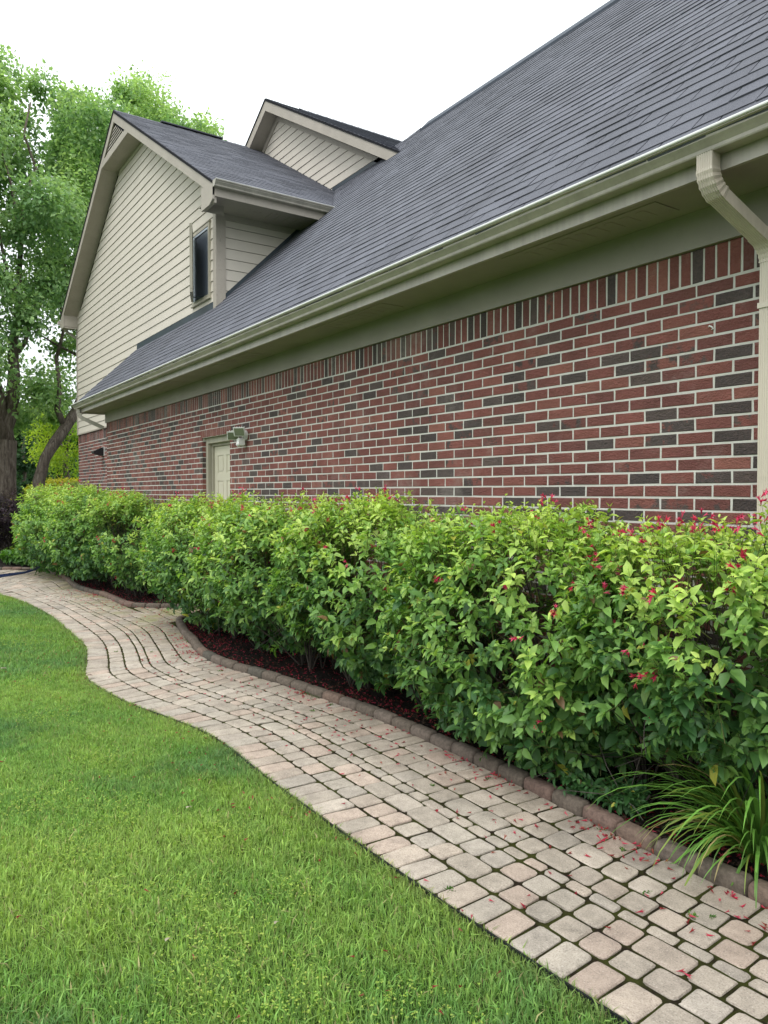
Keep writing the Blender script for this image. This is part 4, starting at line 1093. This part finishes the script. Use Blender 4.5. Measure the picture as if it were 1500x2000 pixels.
shrub('purple_shrub', 'dark purple-leaved bush beyond the far hedge', 17.6, 19.4, -2.35, .62, .35, 1.55, 55, .07, 41, 0, None, cols=(np.array([.06, .035, .05]), np.array([.03, .018, .028]), np.array([.018, .012, .02])), front_only=False, twigs=70, gap=.15)
shrub('leafy_plant', 'low broad-leaved green plant at the far bend of the path', 16.6, 18.0, -2.75, .42, .04, .38, 70, .12, 42, 0, None, 'plant', front_only=False, twigs=10, cols=(np.array([.16, .30, .04]), np.array([.09, .22, .035]), np.array([.05, .14, .03])))

# ------------------------------------------------------------------ daylilies
def lily(x, y, n, L, label, seed, spread=.09, up_=0., group='daylily clumps beside the near shrub'):
    r = np.random.default_rng(seed); root = empty('daylily', (x, y, .03), label=label, cat='daylily', group=group)
    S = 9; a = r.uniform(0, 6.283, n); rad = np.sqrt(r.random(n))*spread; el = r.uniform(.75, 1.45, n) + up_*.12; LL = L*r.uniform(.65, 1.12, n); W = r.uniform(.011, .019, n)
    d = np.stack([np.cos(a), np.sin(a)], 1); P = np.stack([x+np.cos(a)*rad, y+np.sin(a)*rad, np.full(n, .03)], 1)
    curl = r.uniform(1.7, 2.9, n) - up_; V = []; side = np.stack([-d[:, 1], d[:, 0], np.zeros(n)], 1); side += r.normal(0, .15, (n, 3)); p = P.copy(); tw = r.normal(0, .12, n)
    for k in range(S):
        t = k/(S-1); e = el - curl*t**1.35
        if k: 
            aa = a + tw*t
            p = p + np.stack([np.cos(aa)*np.cos(e), np.sin(aa)*np.cos(e), np.sin(e)], 1)*(LL/(S-1))[:, None]
        p[:, 2] = np.maximum(p[:, 2], .025)
        wd = (W*(1-t**2.2)*(.75+.5*min(t*4, 1)*.5))[:, None]
        up = np.array([0, 0, 1])*wd*.18
        V += [p - side*wd*.5 + up, p - up*.6, p + side*wd*.5 + up]
    V = np.stack(V, 1); F = []
    for k in range(S-1):
        b = k*3; F += [(b, b+1, b+4, b+3), (b+1, b+2, b+5, b+4)]
    c = np.array([.14, .30, .055])*r.uniform(.6, 1.4, (n, 1)); yl = r.random(n) < .05; c[yl] = (.42, .34, .16); y2 = r.random(n) < .1; c[y2] = (.2, .27, .05)
    np_mesh('leaves', V, F, n, np.repeat(c[:, None], S*3, 1), LILYM, root); return root
lily(1.66, -2.97, 190, .50, 'front daylily clump arching over the edging stones', 51, up_=.25)
lily(1.70, -3.06, 170, .78, 'rear daylily clump at the right edge of the photo', 52, up_=.95)
lily(2.0, -3.2, 40, .5, 'thin daylily clump under the nearest shrub', 53)
shrub('ivy_plant', 'low dark green leafy plant at the foot of the nearest shrub', 2.1, 2.75, -2.88, .16, .03, .22, 140, .05, 54, 0, None, 'plant', front_only=False, twigs=8, cols=(MG, DG, DG*.8))

# ------------------------------------------------------------------ hose
hs = empty('garden_hose', (15.3, -2.2, 0), label='dark blue garden hose lying across the far end of the path', cat='hose')
m = MB()
for k, pts in enumerate([[(13.9, .8), (14.4, -.6), (15.0, -1.5), (15.3, -2.1), (15.6, -2.6), (16.1, -3.05), (16.6, -3.3)], [(13.5, .9), (14.1, -.7), (14.75, -1.6), (15.2, -2.2), (15.7, -2.7), (16.2, -3.0), (16.7, -3.2)], [(13.2, .6), (13.9, -.8), (14.6, -1.7), (15.1, -2.25), (15.55, -2.75), (16.0, -3.15), (16.4, -3.4)]]):
    C = catmull(pts, 8); m.tube([(p[0], p[1], .02 + .075*math.exp(-((p[1]+2.75)/.25)**2) + .004*k) for p in C], [.011]*len(C), 8)
m.build('hose_loop', HOSE, hs, True)

# ------------------------------------------------------------------ trees
THC = R(34.205); PC = R(1.432)
_F = np.array([math.cos(THC)*math.cos(PC), -math.sin(THC)*math.cos(PC), -math.sin(PC)]); _R = np.array([-math.sin(THC), -math.cos(THC), 0]); _U = np.array([math.cos(THC)*math.sin(PC), -math.sin(THC)*math.sin(PC), math.cos(PC)])
def at(px, py, s):
    """world point on the photo ray at distance s along the house wall (authoring aid for real positions)"""
    r = _F + (px-750)/1480*_R - (py-1000)/1480*_U; t = s/r[0]; return np.array([r[0]*t, r[1]*t, 1.5+r[2]*t])
def crown(root, blobs, per, leaf, seed, cols, mat=None, flat=.8):
    r = np.random.default_rng(seed); V, Cc = [], []
    for (c, rad) in blobs:
        n = int(per*rad*rad*2.5); u = norm(r.normal(size=(n, 3))); q = u*(r.random(n)**.6)[:, None]*np.array([rad, rad, rad*flat]); P = c + q
        P += (vnoise(P, seed, 1.7)*.35)[:, None]*u + (vnoise(P, seed+3, 4.)*.12)[:, None]*u + r.normal(0, .05, (n, 3))
        D = u*.5 + r.normal(0, .6, (n, 3)) + np.array([0, 0, -.35]); Nn = u*.4 + np.array([0, 0, .8]) + r.normal(0, .5, (n, 3))
        V.append(leaves4(P, D, Nn, r.uniform(.75, 1.3, n)*leaf, r.uniform(.5, .8, n)*leaf))
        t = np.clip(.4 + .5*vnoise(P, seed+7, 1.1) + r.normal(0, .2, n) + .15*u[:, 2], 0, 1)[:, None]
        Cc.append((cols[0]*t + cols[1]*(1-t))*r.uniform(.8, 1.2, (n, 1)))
    V = np.concatenate(V); Cc = np.concatenate(Cc)
    return np_mesh('crown', V, LEAF4, len(V), np.repeat(Cc[:, None], 4, 1), mat or TREELEAF, root)
def limb(m, a, b, r0, r1, n=6, wob=.12, sides=8, rr=random):
    pts, rad = [], []
    for i in range(n+1):
        t = i/n; p = np.array(a)*(1-t)+np.array(b)*t
        if 0 < i < n: p = p + np.array([rr.gauss(0, wob), rr.gauss(0, wob), rr.gauss(0, wob*.5)])
        pts.append(p); rad.append(r0*(1-t)+r1*t)
    m.tube(pts, rad, sides, noise=.06); return pts
def in_poly(x, y, P):
    c = False; j = len(P)-1
    for i in range(len(P)):
        if ((P[i][1] > y) != (P[j][1] > y)) and (x < (P[j][0]-P[i][0])*(y-P[i][1])/(P[j][1]-P[i][1]+1e-9)+P[i][0]): c = not c
        j = i
    return c
def blobs_in(poly, n, s0, s1, r0, r1, seed, skip=None):
    r = random.Random(seed); out_ = []; k = 0; xs = [p[0] for p in poly]; ys = [p[1] for p in poly]
    while len(out_) < n and k < 9000:
        k += 1; x, y = r.uniform(min(xs), max(xs)), r.uniform(min(ys), max(ys))
        if not in_poly(x, y, poly) or (skip and skip(x, y, r)): continue
        out_.append((at(x, y, r.uniform(s0, s1)), r.uniform(r0, r1)))
    return out_
GA, GB = np.array([.40, .56, .24]), np.array([.19, .33, .15])
# big tree at the left
ta = empty('tree', tuple(at(8, 1000, 22)*np.array([1, 1, 0])), label='big tree with the thick upright trunk at the left edge', cat='tree', group='tall leafy trees behind the house')
m = MB(); b0 = at(10, 1000, 22); b0[2] = -.1
m.tube([b0, at(10, 950, 22), at(12, 900, 22), at(14, 860, 22)], [.31, .27, .24, .23], 14, noise=.07)
f = at(14, 868, 22); t1 = limb(m, f, at(26, 700, 22), .22, .13, 5, .05); t2 = limb(m, t1[-1], at(38, 520, 22), .13, .07, 5, .06); limb(m, t2[-1], at(60, 200, 22), .07, .02, 5, .12)
limb(m, f, at(-60, 600, 21.5), .2, .1, 5, .1); limb(m, at(-60, 600, 21.5), at(-60, 200, 21.5), .1, .02, 5, .12)
limb(m, t1[-1], at(100, 560, 23), .08, .03, 4, .08); limb(m, t2[2], at(-10, 420, 21), .07, .02, 4, .08); limb(m, t2[-1], at(5, 300, 22), .07, .02, 4, .08); limb(m, at(32, 610, 22), at(90, 590, 22), .06, .02, 3, .05)
m.build('trunk', BARK, ta, True)
PA = [(-260, 60), (-60, 60), (5, 92), (55, 110), (85, 150), (82, 190), (112, 300), (115, 470), (100, 560), (70, 640), (60, 760), (45, 850), (-260, 860)]
crown(ta, blobs_in(PA, 88, 20.3, 24.5, .6, 1.05, 61, lambda x, y, r: (560 < y < 760 and 20 < x < 110 and r.random() < .7)), 480, .135, 61, (GA, GB))
# leaning tree
tb = empty('tree', tuple(at(75, 1000, 21)*np.array([1, 1, 0])), label='tree with the leaning trunk that passes behind the corner of the wing', cat='tree', group='tall leafy trees behind the house')
m = MB(); b0 = at(72, 1000, 21.5); b0[2] = -.1
m.tube([b0, at(76, 940, 21.5), at(88, 895, 21.5), at(105, 868, 21.5), at(128, 835, 21.6), at(150, 800, 21.8), at(185, 720, 22.2), at(215, 560, 23), at(250, 380, 24), at(280, 230, 24.5)], [.18, .15, .14, .15, .14, .135, .12, .09, .05, .02], 12, noise=.09)
limb(m, at(128, 835, 21.6), at(110, 700, 22), .09, .05, 4, .06); limb(m, at(110, 700, 22), at(125, 500, 22.5), .05, .02, 4, .08); limb(m, at(215, 560, 23), at(150, 330, 23), .08, .02, 5, .1); limb(m, at(185, 720, 22.2), at(60, 640, 22), .05, .015, 5, .1)
m.build('trunk', BARK, tb, True)
PB = [(115, 200), (160, 195), (180, 215), (205, 290), (215, 420), (205, 560), (200, 760), (150, 800), (70, 840), (60, 760), (95, 640), (110, 540)]
PB2 = [(195, 180), (225, 150), (290, 155), (340, 180), (400, 235), (415, 290), (420, 420), (300, 520), (210, 420)]
crown(tb, blobs_in(PB, 46, 21.5, 25, .5, .9, 62, lambda x, y, r: (540 < y < 800 and r.random() < .6)) + blobs_in(PB2, 40, 23.5, 26.5, .55, .9, 63), 480, .135, 62, (np.array([.44, .60, .24]), np.array([.20, .35, .15])))
tcx = empty('tree', tuple(at(100, 1000, 30)*np.array([1, 1, 0])), label='bright yellow-green leafy tree low between the leaning trunk and the wing', cat='tree')
m = MB(); b0 = at(135, 1000, 29); b0[2] = -.1; limb(m, b0, at(130, 880, 29), .14, .09, 5, .05); limb(m, at(130, 880, 29), at(100, 800, 29), .07, .02); limb(m, at(130, 880, 29), at(150, 790, 29), .06, .02)
m.build('trunk', BARK, tcx, True)
PCc = [(55, 830), (100, 800), (160, 815), (180, 930), (120, 935), (110, 900), (40, 900)]
crown(tcx, blobs_in(PCc, 22, 27.5, 30.5, .35, .6, 64), 250, .12, 64, (np.array([.40, .50, .05]), np.array([.16, .30, .045])))
# background planting
def far_tree(px, s, w, h, label, cols, seed, name='tree', cat='tree', conical=False, n=16, grp='background trees beyond the garden'):
    r = random.Random(seed); b = at(px, 1000, s); b[2] = 0
    root = empty(name, tuple(b), label=label, cat=cat, group=grp)
    m = MB(); limb(m, b+np.array([0, 0, -.1]), b+np.array([0, 0, h*.8]), .16*h/6, .04, 5, .08, 7, r); m.build('trunk', BARK, root, True)
    bl = []
    for i in range(n):
        t = r.random(); z = h*(.12+.82*t); rr_ = w*(1-t*.95) if conical else w*math.sin(math.pi*(.15+.8*t))
        a = r.uniform(0, 6.28); q = rr_*math.sqrt(r.random())*.8; bl.append((b+np.array([math.cos(a)*q, math.sin(a)*q, z]), r.uniform(.35, .6)*max(rr_, .5)))
    crown(root, bl, 260, .16 if s < 50 else .24, seed, cols); return root
BG1 = (np.array([.055, .12, .05]), np.array([.02, .05, .025])); BG2 = (np.array([.09, .17, .05]), np.array([.035, .085, .03]))
far_tree(52, 36, 1.9, 5.2, 'bluish conifer seen between the two trunks', BG1, 71, conical=True, n=26)
far_tree(10, 40, 2.2, 6.0, 'dark conifer behind the thick trunk at the left edge', BG1, 72, conical=True, n=26)
far_tree(128, 38, 2.0, 3.6, 'dark green evergreen close to the wing corner', BG1, 73, n=24)
far_tree(90, 48, 3.4, 7.5, 'pale green tree farther behind the leaning trunk', BG2, 74, n=26)
far_tree(-60, 45, 3.5, 8, 'leafy tree in the far background at the left', BG2, 75, n=26)
far_tree(-250, 40, 3.5, 8, 'leafy background tree left of the others', BG2, 76, n=22)
shrub('yellow_shrub', 'low yellow shrub in the background beside the brick wing', 24.5, 27.0, -5.0, .9, .5, 1.95, 45, .12, 77, 0, None, cols=(np.array([.55, .48, .03]), np.array([.32, .36, .03]), np.array([.14, .2, .03])), front_only=False, twigs=10)
shrub('ornamental_grass', 'pale feathery grass-like bush between the yellow shrub and the brick wing', 21.5, 23.0, -4.9, .6, .1, 1.75, 60, .10, 78, 0, None, 'plant', front_only=False, twigs=10, cols=(np.array([.26, .32, .12]), np.array([.17, .25, .08]), np.array([.10, .16, .05])))
# distant woods closing the horizon
blobs = []; rr_ = random.Random(5)
for i in range(120):
    a = R(rr_.uniform(-14, 150)) if i < 90 else R(rr_.uniform(-180, 180)); d = rr_.uniform(75, 100)
    if abs(a) > R(160): continue
    blobs.append((np.array([math.cos(a)*d, math.sin(a)*d, rr_.uniform(1, 5)]), rr_.uniform(2.5, 4.5)))
wd = empty('w', (0, 0, 0)); oo = crown(wd, blobs, 42, .55, 80, (np.array([.07, .13, .05]), np.array([.03, .065, .03])))
oo.parent = None; bpy.data.objects.remove(wd); oo.name = 'distant_woods'; tag(oo, 'distant woods closing the horizon', 'woods', kind='stuff')
